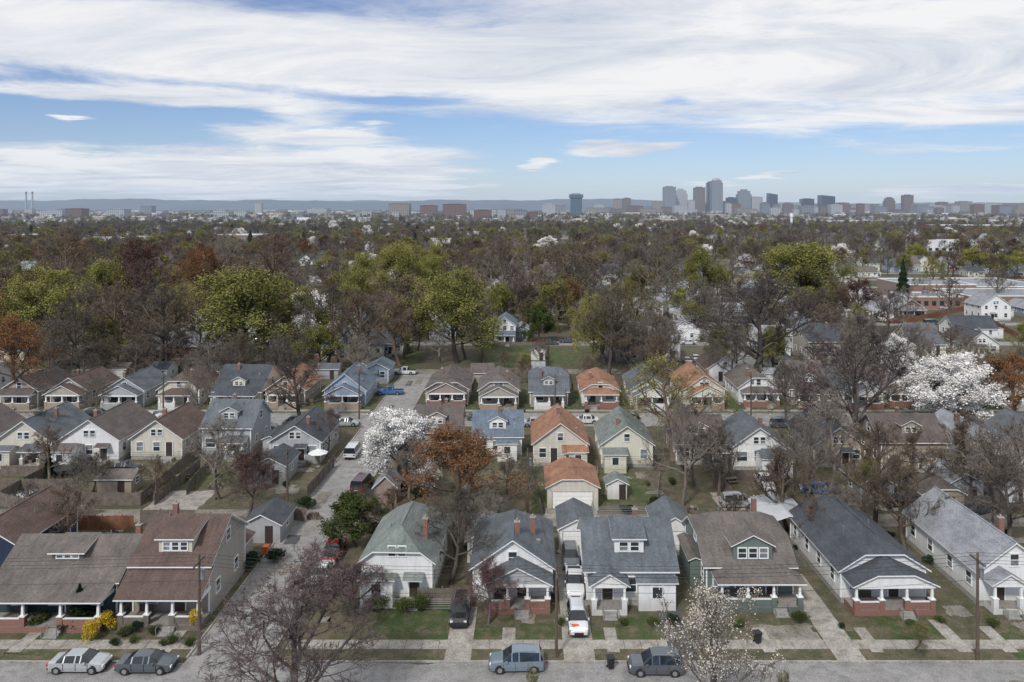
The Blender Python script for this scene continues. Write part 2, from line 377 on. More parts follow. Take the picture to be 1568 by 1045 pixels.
for (u0,u1,v0,v1) in ((560,680,985,925),(720,765,988,960),(795,850,988,955),(950,1040,992,945),(1375,1470,992,945),(25,150,982,955),(1560,1620,1010,960),
    (905,945,992,965),(1300,1345,992,965),(240,305,745,722),(815,835,790,715),(900,1000,770,725),(0,90,1008,998),(560,670,1016,1004),(60,140,812,800),(310,340,745,715),(0,60,745,715)):
    x0,y0=G(u0,v0); x1,_=G(u1,v0); y1=G(u0,v1)[1]
    sheet('lawn',x0,x1,y0,y1,.009,'lawn',nseg=8,wob=.25)
for (u0,u1,v0,v1) in ((740,830,562,525),(840,900,560,535),(1040,1100,450,425),(820,860,452,420),(560,640,560,540),(1200,1300,610,585),(960,1010,440,425),(1290,1560,500,488)):
    x0,y0=G((u0),v0); x1,_=G(u1,v0); y1=G(u0,v1)[1]
    sheet('lawn',x0,x1,y0,y1,.014,'lawn' if u0<1200 else 'lawn_dry',nseg=8,wob=.8)
for s in (((RX1+1),220),(-220,RX0-1)):
    b=B(); x=s[0]
    while x<s[1]: b.box(x,x+1.46,66.3,67.7,.0,.04,'concrete'); x+=1.5
    link('sidewalk',b.mesh('sidewalk'))
    sheet('sidewalk',s[0],s[1],143.5,144.8,.02,'concrete')
def path(name,u,v0,v1,w,mat='concrete',z=.046):
    x,y0=G(u,v0); y1=G(u,v1)[1]; sheet(name,x-w/2,x+w/2,y0,y1,z,mat)
for u,v0,v1,w in ((700,1014,930,2.3),(888,1014,850,2.7),(1306,1014,880,2.5),(778,1000,962,1.2),(940,1000,962,1.1),(1180,1000,962,1.1),(1345,1000,962,1.1),(20,1000,962,1.2),(1550,1000,960,1.2),(250,1000,962,1.1),(1480,1000,950,1.3),(1050,1014,870,2.2)):
    path('driveway' if w>2 else 'front_path',u,v0,v1,w,'asphalt_dark' if u==1050 else 'concrete')
for u0,u1,v0,v1 in ((215,300,783,752),(1105,1160,783,755),(1190,1225,783,758),(1350,1410,783,768),(480,520,900,880),(835,918,795,778),(855,912,852,838),(1000,1062,852,842),(10,80,782,768),(1480,1540,795,775)):
    x0,y0=G(u0,v0); x1,_=G(u1,v0); y1=G(u0,v1)[1]
    sheet('parking_pad',x0,x1,y0,y1,.04,'concrete',nseg=6,wob=.2)
sheet('dirt_patch',*[G(1165,985)[0],G(1260,985)[0],G(1165,985)[1],G(1165,958)[1]],.036,'alley_gravel',nseg=8,wob=.3)
for x in [XR+8+10.1*k for k in range(14)]+[XR-9-10.1*k for k in range(12)]:
    sheet('front_path',x-.5,x+.5,144.8,146.5,.022,'concrete')

# ================= houses =================
house('teal_bungalow',88,947,11.3,8,'w_teal','r_tan',eave=3.7,pitch=.62,ridge='x',porch=dict(type='shed',w=10.9,d=2.5,pier='brick',top=3.6,eave=2.95,n=4,wall='w_teal'),dormer=dict(type='shed',w=3,n=3,y=1.6,h=.9,wall='r_tan'),chim=(4.9,5.5))
house('two_storey_house',262,945,7.2,9,'w_beige','r_red',eave=5.1,pitch=.62,ridge='x',porch=dict(type='shed',w=7.6,d=2.4,top=4.7,eave=3.0,pier='wood_fence',n=4,wall='w_beige'),dormer=dict(w=3.2,n=3,y=.9,h=1.5,type='shed',wall='w_cream'),chim=[(-2.6,6.5)],wing=(1.5,3.4,9.02,12))
house('navy_house',-22,905,6.5,10,'w_navy','r_red',eave=4.8,pitch=.6,ridge='y')
house('white_clipped_gable_house',608,922,6.9,10,'w_white','r_green',eave=4.2,pitch=.72,ridge='y',clip=(1.7,1.6),chim=(2.3,3.0),nwin=2,rz=rad(-2),wing=(-3.4,-.2,-1.2,-.04))
house('grey_bungalow',785,922,7.8,10.6,'w_white','r_grey',eave=3.5,pitch=.68,ridge='y',clip=(0,2.6),porch=dict(type='gable',w=6.3,d=2.3,x=.5,pitch=.5,eave=2.9,wall='w_grey',n=4),chim=[(2.0,4.5),(.4,2.2)],gable='w_white')
house('white_dormer_house',966,927,8.6,9.2,'w_white','r_grey',eave=3.6,pitch=.66,ridge='x',porch=dict(type='gable',w=3.4,d=1.9,x=-2.3,n=2,pitch=.6,pier='w_white',door=-2.3,back=.6,solid=False),dormer=dict(w=2.9,n=2,y=1.3,h=1.6,type='shed'),chim=[(1.2,6.0)],wing=(.6,4.2,-1.1,-.04))
house('green_bungalow',1148,918,8.6,10,'w_sage','r_tan',eave=3.5,pitch=.62,ridge='x',clip=(1.4,1.4),porch=dict(type='hip',w=8,d=2.5,x=.4,n=4,pier='w_sage',eave=2.9,back=1.2,solid=True),dormer=dict(w=3.9,n=3,y=.3,h=1.7,x=.4),chim=[(2.8,8)],nwin=3,wing=(-5.4,-4.32,2.5,8))
house('white_bungalow',1352,923,8.4,13.5,'w_white','r_dark',eave=3.4,pitch=.62,ridge='y',clip=(1.2,1.2),porch=dict(type='gable',w=7.8,d=2.4,pitch=.45,eave=2.9,clip=.8,n=4,pier='brick'),rz=rad(1))
house('white_cottage',1553,928,7.0,14,'w_white','r_light',eave=3.6,pitch=.75,ridge='y',porch=dict(type='gable',w=3,d=1.6,x=-1.5,n=2,pier='w_white',pitch=.6,door=-1.5,solid=False),chim=(1.8,5))
mid=[('grey_roof_house',36,712,8.4,'w_cream','r_grey','y',0,(-3.8,-.8,-2,-.04)),('brown_roof_house',137,709,8.8,'w_white','r_brown','y',0,(-4.2,-1,-3.2,-.04)),('brown_roof_house',240,704,7.8,'w_cream','r_red','y',0,None),
 ('grey_roof_house',347,698,7.6,'w_grey','r_grey','x',1,None),('dark_roof_house',452,710,7.6,'w_grey','r_dark','y',0,(-6,-3.82,3,9)),('grey_roof_house',762,702,7.4,'w_white','r_blue','x',0,(0,3,-1.6,-.04)),
 ('orange_roof_house',858,714,8.0,'w_cream','r_orange','y',0,(1.2,3.9,-2.0,-.04)),('green_roof_house',960,716,7.6,'w_yellow','r_green','y',0,(-3.6,-.4,-2.6,-.04)),('brown_roof_house',1073,712,7.4,'w_beige','r_brown','x',0,(0,3.4,-2.8,-.04)),
 ('white_house',1163,720,7.8,'w_white','r_grey','y',0,(-.6,3.8,-3.4,-.04)),('tan_house',1285,716,7.6,'w_tan','r_dark','y',0,None),('tan_house',1400,724,9.6,'w_tan','r_brown','x',1,(1,4.4,-2,-.04)),('white_house',1508,730,8.6,'w_white','r_light','y',0,(-4,-1.2,-2,-.04)),
 ('brown_roof_house',-70,708,8.5,'w_white','r_brown','y',0,None),('grey_roof_house',1620,728,9,'w_white','r_grey','y',0,None),('brown_roof_house',668,696,7.2,'w_tan','r_brown','x',0,None)]
for i,(n,u,v,w,wl,rf,rg,up,wg) in enumerate(mid):
    rr=random.Random(i+5)
    pc=None
    if i%3==0: pc=dict(type='shed',w=3.0,d=1.8,x=w*.24,n=2,pier=wl,solid=False,eave=2.6,top=3.1)
    dm=dict(w=2.6,n=2,y=1.0,h=1.5) if rg=='x' else None
    house(n,u,v,w,rr.uniform(9.5,12) if rg=='y' else 8.5,wl,rf,eave=3.3+1.2*up+rr.uniform(0,.4),pitch=rr.uniform(.58,.75),ridge=rg,porch=pc,dormer=dm,chim=[(rr.uniform(-1.5,1.5),rr.uniform(3,7))],nwin=3,wing=wg,rz=rad(rr.uniform(-1.5,1.5)))
third=[('brown_roof_house',28,'w_tan','r_brown',0),('brown_roof_house',108,'w_beige','r_red',0),('grey_roof_house',192,'w_grey','r_grey',0),('orange_roof_house',274,'w_cream','r_red',1.4),('white_gambrel_house',362,'w_yellow','r_dark',0),('tan_house',437,'w_tan','r_orange',0),
 ('blue_house',527,'w_blue','r_blue',0),('brown_roof_house',686,'w_pink','r_brown',1.2),('tan_house',762,'w_beige','r_tan',1.2),('grey_roof_house',842,'w_beige','r_grey',1.2),('orange_roof_house',921,'w_white','r_orange',1.0),
 ('yellow_house',996,'w_yellow','r_grey',0),('yellow_house',1080,'w_yellow','r_orange',0),('white_house',1160,'w_white','r_tan',1.0),('brown_roof_house',1240,'w_beige','r_brown',0),('white_house',1320,'w_white','r_grey',0),
 ('tan_house',1380,'w_tan','r_tan',0),('white_house',1462,'w_white','r_grey',0),('brown_roof_house',1545,'w_cream','r_brown',1.),('grey_roof_house',-60,'w_white','r_grey',0)]
for i,(n,u,wl,rf,cl) in enumerate(third):
    rr=random.Random(i*3+1); w=rr.uniform(7.2,8.3)
    if n=='white_gambrel_house': w=9.3
    house(n,u+rr.uniform(-2,2),623+rr.uniform(-3,2.5),w,rr.uniform(10,13),wl,rf,eave=3.1+rr.uniform(0,.5),pitch=rr.uniform(.55,.78),ridge='y' if i%5!=4 else 'x',clip=(cl,cl) if cl else (0,0),
      porch=dict(type=rr.choice(['gable','hip','gable','shed']),w=w*rr.uniform(.75,.95),d=rr.uniform(2,2.6),n=rr.choice([3,4]),pier=rr.choice(['brick','w_white','brick_tan',wl]),pitch=.5,eave=2.85,door=rr.choice([-1.5,0,1.5])),
      dormer=dict(w=2.4,n=2,y=1,h=1.4) if i%5==4 else None,chim=[(rr.choice([-1.6,1.6]),rr.uniform(2,6))],rz=rad(rr.uniform(-1.5,1.5)))
house('small_blue_house',577,588,5,7,'w_blue','r_blue',pitch=.5)
house('blue_house',773,528,6,11,'w_white','r_blue',eave=5.6,pitch=.7,upper=True,porch=dict(type='shed',w=5.5,d=2,n=3,pier='w_white',solid=False))
house('blue_house',798,522,4,8,'w_blue','r_light',eave=3.4,pitch=.5)
house('white_house',840,492,6.5,10,'w_white','r_brown',eave=5.2,pitch=.7,upper=True)
house('white_house',1020,552,7,11,'w_white','r_light',eave=5.0,pitch=.5,ridge='x',upper=True); house('grey_roof_house',980,556,6.5,10,'w_grey','r_grey',eave=3.3,pitch=.6)
house('red_roof_house',1110,588,8,10,'w_white','r_red',pitch=.7); house('white_house',1195,568,5,6,'w_white','r_grey')
house('white_house',1525,492,10,10,'w_white','r_light',eave=5.5,pitch=.7,upper=True); house('white_house',1340,490,9,9,'w_white','r_light',eave=3.2,ridge='x')
house('white_house',1330,468,8,9,'w_white','r_white',eave=3.2,ridge='y'); house('white_house',1240,500,9,9,'w_white','r_light',ridge='x')
for u,v in ((972,486),(1000,484),(1030,482),(1060,480),(985,466),(1014,464),(1045,462),(1055,500)): house('white_house',u,v,7,9,'w_white','r_light',eave=3.6,pitch=.6,ridge='y' if u%2 else 'x')
garage('garage',883,843,3.9,6,'w_white','r_grey'); garage('garage',1033,843,4.2,6,'w_white','r_grey',pitch=.6); garage('orange_roof_garage',877,779,6.6,7.5,'w_cream','r_orange',eave=2.8,clip=(.7,.7))
garage('garden_shed',945,765,2.6,2.5,'w_white','r_green',eave=2.1,front=False); garage('garden_shed',590,772,2.9,3.4,'w_pink','r_light',eave=2.3,pitch=.9,front=False)
garage('garden_shed',175,757,4.6,3,'w_tan','r_tan',ridge='x',eave=2.1,front=False); garage('garden_shed',1445,785,5.3,5,'w_tan','r_brown',eave=2.4,front=False,clip=(.8,.8))
garage('garden_shed',824,552,3.6,4,'w_white','r_dark',eave=2.6,front=False); garage('garage',740,862,3.5,6,'w_white','r_light'); garage('garage',400,832,4.4,5,'w_grey','r_dark',front=False,eave=2.2)
garage('garage',1570,770,6,6,'w_white','r_grey'); garage('garage',412,742,4.6,6,'w_grey','r_dark',front=False,eave=2.6)
rr=random.Random(77)
for x in (-96,-84,-71,-58,-47,-36,-10,1,30,44,52,64,75,88,99):
    garage('garden_shed',0,0,rr.uniform(2.6,5.5),rr.uniform(3,6),rr.choice(['w_white','w_tan','w_grey','wood_fence','w_beige']),rr.choice(['r_grey','r_brown','r_dark','r_light','r_tan']),eave=2.3,ridge=rr.choice('xy'),front=rr.random()<.4,pos=(x+rr.uniform(-2,2),rr.uniform(166,171)),rz=rad(rr.uniform(-4,4)))
for x in (46,58,73): garage('garage',0,0,4.5,6,rr.choice(['w_white','w_grey']),rr.choice(['r_grey','r_brown','r_light']),pos=(x,98.5+rr.uniform(0,1.5)),front=False)
for x in (-66,-58): garage('garden_shed',0,0,3.5,3,'w_tan','r_brown',pos=(x,86),front=False,eave=2.2)
x,y=G(1210,836); e=link('carport',None,(x,y,0)); b=B()
roof(b,-2.6,2.6,0,7,2.6,.32,'y','metal_roof','trim',None,ov=.2); link('roof',b.mesh('roof'),parent=e)
b=B()
for px in (-2.5,2.5):
    for py in (.2,3.5,6.8): b.box(px-.06,px+.06,py-.06,py+.06,0,2.6,'trim')
link('posts',b.mesh('posts'),parent=e)
x,y=G(1492,474); e=link('brick_school',None,(x,y,0)); b=B()
for (x0,x1,y0,y1,h) in ((-26,-4,0,16,4.6),(-3.98,34,-4,22,5.4),(-14,14,22.02,50,7),(14.02,46,22.02,60,6.2)):
    b.box(x0,x1,y0,y1,0,h,'brick_school'); b.box(x0+.4,x1-.4,y0+.4,y1-.4,h,h+.05,'r_light')
    for q in ((x0-.1,x1+.1,y0-.1,y0+.3),(x0-.1,x1+.1,y1-.3,y1+.09)): b.box(*q,h,h+.35,'trim')
    for q in ((x0-.1,x0+.3,y0+.31,y1-.31),(x1-.3,x1+.1,y0+.31,y1-.31)): b.box(*q,h,h+.35,'trim')
    for k in range(int((x1-x0)/3)): b.box(x0+.8+3*k,x0+2.4+3*k,y0-.05,y0-.003,1.4,3.2,'glass')
    b.box((x0+x1)/2,(x0+x1)/2+2.5,(y0+y1)/2,(y0+y1)/2+2,h+.05,h+1.5,'steel')
link('building',b.mesh('building'),parent=e)

VAR=[]
vr=random.Random(3)
for i in range(16):
    w=vr.uniform(7,9.5)
    VAR.append(house('house_type',i*37,700+i*11,w,vr.uniform(9,13),vr.choice(['w_white','w_white','w_white','w_grey','w_beige','w_blue','w_yellow','w_tan','w_white','brick']),
      vr.choice(['r_grey','r_light','r_dark','r_brown','r_tan','r_light','r_dark','r_grey','r_grey']),eave=vr.choice([3.3,3.3,3.6,5.2]),pitch=vr.uniform(.5,.8),ridge=vr.choice('yyx'),
      porch=dict(type=vr.choice(['gable','shed','hip']),n=3) if i%2 else None,chim=[(1.5,4)],merged=True,wing=(-3,0,-2.5,-.04) if i%2==0 else None))
HP=[]
for (yy,fl) in [(194,0),(230,1),(264,0),(302,1),(342,0),(380,1),(418,0),(457,1)]:
    x=-.72*yy
    while x<.72*yy:
        r=x/yy
        clear=(yy<240 and -22<x<22) or (yy<200 and 25<x<48) or (240<yy<330 and .12<r<.26) or (270<yy<390 and x>.44*yy) or 48<x<62
        if vr.random()<(.74 if r>.12 else .48) and not clear:
            m=vr.choice(VAR); yj=yy+vr.uniform(-4,4)
            link('house',m,(x+vr.uniform(-1,1),yj,0),vr.uniform(-.04,.04)+(math.pi if (fl and vr.random()<.4) else 0)+(rad(90) if vr.random()<.2 else 0))
            HP.append((x,yj))
        x+=vr.uniform(11,17)

# ================= trees =================
def npmesh(name,V,Q,MI,mats):
    me=bpy.data.meshes.new(name); n=len(Q)
    me.vertices.add(len(V)); me.vertices.foreach_set('co',V.astype(np.float32).ravel())
    me.loops.add(n*4); me.loops.foreach_set('vertex_index',Q.astype(np.int32).ravel())
    me.polygons.add(n); me.polygons.foreach_set('loop_start',np.arange(0,n*4,4,dtype=np.int32))
    me.polygons.foreach_set('material_index',MI.astype(np.int32))
    for m in mats: me.materials.append(MATS[m])
    me.update(calc_edges=True); return me
def prisms(segs,ns,rng=None):
    A=np.array([s[:3] for s in segs]);Bp=np.array([s[3:6] for s in segs]);r0=np.array([s[6] for s in segs]);r1=np.array([s[7] for s in segs])
    d=Bp-A; d/=np.maximum(np.linalg.norm(d,axis=1,keepdims=True),1e-6)
    n=len(segs)
    if ns==1:
        ref=rng.normal(size=(n,3)); p=np.cross(d,ref); p/=np.maximum(np.linalg.norm(p,axis=1,keepdims=True),1e-6)
        V=np.stack([A-p*r0[:,None],A+p*r0[:,None],Bp+p*r1[:,None],Bp-p*r1[:,None]],1)
        return V.reshape(-1,3),np.arange(n*4).reshape(n,4)
    ref=np.where(np.abs(d[:,2:3])>.9,np.array([[1.,0,0]]),np.array([[0,0,1.]]))
    p=np.cross(d,ref); p/=np.linalg.norm(p,axis=1,keepdims=True); q=np.cross(d,p)
    V=np.zeros((n,2*ns,3))
    for k in range(ns):
        a=2*math.pi*k/ns; o=p*math.cos(a)+q*math.sin(a)
        V[:,k]=A+o*r0[:,None]; V[:,ns+k]=Bp+o*r1[:,None]
    base=(np.arange(n)*2*ns)[:,None]
    Q=np.concatenate([base+np.array([[k,(k+1)%ns,ns+(k+1)%ns,ns+k]]) for k in range(ns)])
    return V.reshape(-1,3),Q
def leafquads(C,size,rng):
    n=len(C); a=rng.normal(size=(n,3)); a/=np.linalg.norm(a,axis=1,keepdims=True)
    b=rng.normal(size=(n,3)); b-=a*(a*b).sum(1,keepdims=True); b/=np.linalg.norm(b,axis=1,keepdims=True)
    s=size*rng.uniform(.6,1.4,size=(n,1)); s2=s*rng.uniform(.5,.9,size=(n,1))
    V=np.stack([C-a*s,C-b*s2,C+a*s,C+b*s2],1).reshape(-1,3)
    return V,np.arange(n*4).reshape(n,4)
def tree(name,seed,counts,leafmat=None,nl=0,ls=.12,bark='bark',jit=.25,twig=.016,low=.25,spread=1.0,lsel=1.0,upb=.09,leader=.8,rib=None,fine=4,taper=.5):
    rr=random.Random(seed); rng=np.random.default_rng(seed); big=[];small=[];rb=[];tips=[]
    rib=rib or twig*1.4
    def perp(d):
        v=Vector((rr.gauss(0,1),rr.gauss(0,1),rr.gauss(0,1))); v-=d*v.dot(d); return v.normalized()
    L=len(counts)
    def br(p,d,ln,r,lev):
        n=4 if lev<=1 else (3 if lev==2 else 2)
        pts=[(p,d,r)]; rend=max(twig*.7,r*(.4 if lev else .3))
        for i in range(n):
            d=(d+perp(d)*rr.uniform(.05,.3)*(1 if lev else .3)+Vector((0,0,upb*(1 if lev else .5)))).normalized()
            q=p+d*(ln/n); ra=r+(rend-r)*i/n; rbb=r+(rend-r)*(i+1)/n
            if lev>=L: ra,rbb=rib,rib*.5
            (big if lev<=1 else (rb if lev>=L else small)).append((*p,*q,ra,rbb)); p=q; pts.append((p,d,rbb))
        if lev>=L:
            tips.append(p); tips.append((pts[1][0]+p)*.5)
            for k in range(fine):
                a=pts[0][0].lerp(p,rr.uniform(.25,1)); dd=(d*.6+perp(d)*rr.uniform(.4,.9)).normalized(); qq=a+dd*ln*rr.uniform(.35,.7)
                rb.append((*a,*qq,rib*.75,rib*.3))
            return
        c=counts[lev]
        for k in range(c):
            t=(low/leader+(1-low/leader)*(k+.3)/c) if lev==0 else .2+.8*(k+rr.random())/c
            f=t*n; i=min(n-1,int(f)); fr=f-i
            pp=pts[i][0].lerp(pts[i+1][0],fr); dd=pts[i][1]; rrd=pts[i][2]
            if lev==0:
                tt=(k+.5)/c
                az=k*2.4+rr.uniform(-.4,.4); el=rad(22+48*tt+rr.uniform(-9,9))
                cd=Vector((math.cos(az)*math.cos(el),math.sin(az)*math.cos(el),math.sin(el)))
                cl=12*spread*.46*(1-taper*tt**1.3)*rr.uniform(.82,1.1)
                cr=rrd*.55
            else:
                a=rad(rr.uniform(28,62)); cd=(dd*math.cos(a)+perp(dd)*math.sin(a)).normalized()
                cl=ln*rr.uniform(.38,.64)*(1.05-.35*t); cr=max(twig,rrd*.5)
            br(pp,cd,cl,cr,lev+1)
    br(Vector((0,0,0)),Vector((0,0,1)),12*leader,.3,0)
    V1,Q1=prisms(big,6); V2,Q2=prisms(small,3); V4,Q4=prisms(rb,1,rng)
    Vs=[V1,V2,V4];Qs=[Q1,Q2+len(V1),Q4+len(V1)+len(V2)]; M=[np.zeros(len(Q1)+len(Q2)+len(Q4))]; mats=[bark]
    if leafmat:
        C=np.array([tuple(t) for t in tips]); C=C[rng.random(len(C))<lsel]
        C=np.repeat(C,nl,axis=0)+rng.normal(size=(len(C)*nl,3))*jit
        V3,Q3=leafquads(C,ls,rng); Qs.append(Q3+sum(len(v) for v in Vs)); Vs.append(V3); M.append(np.ones(len(Q3))); mats.append(leafmat)
    V=np.concatenate(Vs)
    lo=np.percentile(V,1.2,axis=0); hi=np.percentile(V,98.8,axis=0); z=np.percentile(V[:,2],99.8); w=(hi[0]-lo[0]+hi[1]-lo[1])/2
    V=V-np.array([[(hi[0]+lo[0])/2,(hi[1]+lo[1])/2,0]])*(np.clip(V[:,2:3]/3,0,1))
    V=V*np.array([[10/w,10/w,10/z]])
    return npmesh(name,V,np.concatenate(Qs),np.concatenate(M),mats)
def cone_tree(name,seed,leafmat='leaf_evergreen',n=3500,ls=.3):
    rng=np.random.default_rng(seed); t=rng.random(n)**.8; z=1+9*t
    a=rng.random(n)*6.283; lay=.75+.25*np.sin(z*5+a*2); r=5*(1-t)**.9*np.sqrt(rng.uniform(.35,1,n))*lay
    C=np.stack([r*np.cos(a),r*np.sin(a),z-.08*r],1); V3,Q3=leafquads(C,ls,rng)
    V1,Q1=prisms([(0,0,0,0,0,9.5,.3,.05)],6)
    return npmesh(name,np.concatenate([V1,V3]),np.concatenate([Q1,Q3+len(V1)]),np.concatenate([np.zeros(len(Q1)),np.ones(len(Q3))]),['bark',leafmat])
def shrub(name,seed,leafmat,n=2200,ls=.28):
    rng=np.random.default_rng(seed); k=9; cen=rng.uniform(-2.8,2.8,(k,3)); cen[:,2]=rng.uniform(3,7.5,k); rd=rng.uniform(1.6,2.8,k)
    i=rng.integers(0,k,n); d=rng.normal(size=(n,3)); d/=np.linalg.norm(d,axis=1,keepdims=True)
    C=cen[i]+d*(rd[i]*rng.uniform(.6,1.08,n))[:,None]; C[:,2]=np.maximum(C[:,2],.2)
    V3,Q3=leafquads(C,ls,rng)
    V1,Q1=prisms([(0,0,0,*(cen[j]),.2,.08) for j in range(k)],4)
    return npmesh(name,np.concatenate([V1,V3]),np.concatenate([Q1,Q3+len(V1)]),np.concatenate([np.zeros(len(Q1)),np.ones(len(Q3))]),['bark',leafmat])
HI=[9,6,5,5]; HR=[13,6,5,4]
K={}
K['bareX']=[tree('bare_tree',1,[13,8,6,5],bark='bark_plum',twig=.016,rib=.019,spread=1.25,low=.16,fine=7)]
K['bare']=[tree('bare_tree',s,[10,7,6,5],bark=bk,twig=.02,spread=sp,rib=.024) for s,bk,sp in ((2,'bark',1),(3,'bark_light',1.1),(4,'bark_warm',.9),(5,'bark',1.1),(6,'bark_light',1.2))]
K['dark']=[tree('bare_tree',s,[11,8,6,5],bark='bark_plum',twig=.02,rib=.022,spread=1.3,low=.2) for s in (7,47)]
K['bud']=[tree('budding_tree',s,HR,'leaf_bud',7,.085,'bark_dark',.34,fine=2,spread=1.05,taper=.35,leader=.78,low=.22) for s in (8,9,48)]
K['budl']=[tree('budding_tree',10,HR,'leaf_bud',3,.06,'bark_warm',.25,lsel=.6,fine=3)]
K['white']=[tree('blossoming_pear_tree',s,HR,'leaf_white',12,.11,'bark_dark',.26,low=.12,fine=1,taper=.45) for s in (11,12)]
K['whitel']=[tree('blossoming_tree',13,HR,'leaf_cream',3,.055,'bark_light',.16,low=.15,lsel=.8,fine=5)]
K['orange']=[tree('orange_budding_tree',s,HR,'leaf_orange',4,.075,'bark_warm',.24) for s in (14,15)]
K['maroon']=[tree('maroon_tree',16,HR,'leaf_maroon',3,.075,'bark_plum',.22)]
K['purple']=[tree('redbud_tree',17,HR,'leaf_purple',3,.065,'bark_dark',.2,low=.12)]
K['green']=[tree('leafy_tree',18,HR,'leaf_green',7,.15,'bark_dark',.35)]
K['brown']=[tree('brown_budding_tree',19,HR,'leaf_brown',2,.065,'bark',.25)]
K['cone']=[cone_tree('evergreen_tree',20)]
K['shrub']=[shrub('shrub',21,'leaf_evergreen'),shrub('shrub',22,'leaf_green')]
K['yshrub']=[shrub('forsythia_bush',23,'leaf_yellow')]
NM=dict(bareX='bare_tree',bare='bare_tree',dark='bare_tree',bud='budding_tree',budl='budding_tree',white='blossoming_pear_tree',whitel='blossoming_tree',orange='orange_budding_tree',maroon='maroon_tree',purple='redbud_tree',green='leafy_tree',brown='brown_budding_tree',cone='evergreen_tree',shrub='shrub',yshrub='forsythia_bush')
tr=random.Random(5)
def T(kind,u,base,wpx,top,variant=None):
    s=ppm(base); w=wpx/s; h=(base-top)/s; x,y=G(u,base)
    m=K[kind][variant] if variant is not None else tr.choice(K[kind])
    link(NM[kind],m,(x,y,0),tr.uniform(0,6.28),scale=(w/10,w/10,h/10))
for a in [('bareX',425,1150,275,855),('whitel',1082,1156,180,890),('budl',805,1150,40,1018),('budl',1210,1150,40,1022),
 ('purple',545,942,105,860),('maroon',748,955,80,856),('bare',690,895,115,745,3),('bare',335,765,110,632,1),('maroon',382,790,80,688),
 ('orange',712,805,175,655),('white',622,750,108,622),('green',545,838,80,755),('bare',458,655,95,538,0),('bare',120,775,55,688),
 ('bud',370,562,172,409,0),('bud',700,556,130,413,1),('bud',62,548,140,412,2),('orange',18,625,120,482),('orange',1550,655,100,542),
 ('white',1442,658,122,541),('white',1376,585,50,512),('budl',1030,705,140,545),('dark',1150,578,185,415),('dark',1290,705,165,480,1),
 ('bare',1045,775,100,600,1),('bare',1270,755,105,590),('bare',1340,800,100,640),('bare',1525,815,120,645),('bare',1235,780,70,630),('bare',1565,780,90,640,0),
 ('bare',1185,800,55,700),('bare',1465,760,85,630),('bare',560,565,100,440),('bare',500,565,95,432),('bare',612,560,85,448,2),('bare',245,570,105,422),
 ('bare',175,570,95,432),('bare',120,580,90,446),('brown',932,575,90,435),('bud',905,565,65,450),('cone',1383,466,30,398),('green',823,527,42,464),
 ('cone',75,738,22,686),('bud',1232,480,140,370,0),('budl',1325,800,60,690),('maroon',215,500,110,365),('bare',95,480,100,348),('orange',300,500,80,372),('bare',420,490,90,356),
 ('bare',780,500,100,360,3),('brown',860,470,85,363),('bare',345,470,80,348),('bud',610,480,75,370),('bare',1010,480,70,355),('white',840,400,40,362),
 ('bud',475,545,75,440,1),('bud',545,505,80,388,2),('budl',290,545,90,430),('bud',165,505,70,395,0),('budl',20,490,90,380),('bud',660,470,60,372,2),('budl',980,530,80,425),('bud',1080,470,60,378,1),
 ('cone',122,960,46,895),('budl',1400,995,50,955),('bare',805,780,55,690),('bare',1100,760,70,640),('brown',650,855,75,770),('bare',700,850,85,755),
 ('bare',300,650,60,555),('bare',1210,660,80,550),('bare',1425,640,70,535),('bare',560,800,45,740),('brown',1500,640,80,525),('bare',1310,640,95,520),('bare',150,650,55,570),('bare',500,700,45,625),
 ('bare',1390,770,75,650),('bare',1240,850,45,760),('bare',60,700,45,620),('brown',1490,770,70,660)]:
    T(*a[:5],variant=a[5] if len(a)>5 else None)
for u,b,w,h in ((140,982,30,32),(162,965,30,30),(298,965,24,36)): T('yshrub',u,b,w,b-h)
for u,b,w,h in ((60,960,40,22),(95,968,25,16),(215,965,30,20),(190,975,26,16),(235,972,22,15),(265,985,24,14),(290,990,22,14),(205,985,20,12),(175,990,22,12),(250,990,18,12),
   (580,935,50,26),(620,938,40,24),(645,935,34,28),(1000,958,24,14),(1030,955,30,18),(955,958,20,12),(860,960,18,16),(1090,955,30,18),(1130,960,24,14),(1225,955,30,20),
   (1290,962,16,10),(1440,955,22,12),(1395,958,20,10),(1520,960,24,16),(520,900,40,30),(545,790,60,24),(640,760,40,20),(1010,780,40,22),(960,785,30,14),(420,860,34,22),(380,870,40,30),(470,780,40,20),
   (640,648,20,8),(700,632,14,7),(800,632,14,6),(900,632,12,6),(300,632,16,7),(400,632,14,7),(480,632,12,6),(1050,634,16,8),(1130,634,16,7),(1300,790,50,20),(1400,800,50,20)):
    T('shrub',u,b,w,b-h)
for i in range(54):
    x=tr.uniform(-120,130); y=tr.uniform(158,186)
    if abs(x-XR)<7: continue
    m=tr.choice(K['bare']+K['bare']+K['brown']+K['bud'][:1]+K['budl']); h=tr.uniform(8,15); w=h*tr.uniform(.65,.95)
    if -22<x<20: h*=.5; w*=.5
    link('bare_tree' if m in K['bare'] else 'budding_tree',m,(x,y,0),tr.uniform(0,6.28),scale=(w/10,w/10,h/10))
for i in range(34):
    x=tr.uniform(-90,95); y=tr.uniform(98,106) if i%2 else tr.uniform(84,91)
    if abs(x-XR)<7 or (3<x<17) or -2<x<22 and y<92: continue
    h=tr.uniform(5,9); w=h*tr.uniform(.6,.8)
    if x>28: h*=1.3;w*=1.3
    link('bare_tree',tr.choice(K['bare']),(x,y,0),tr.uniform(0,6.28),scale=(w/10,w/10,h/10))
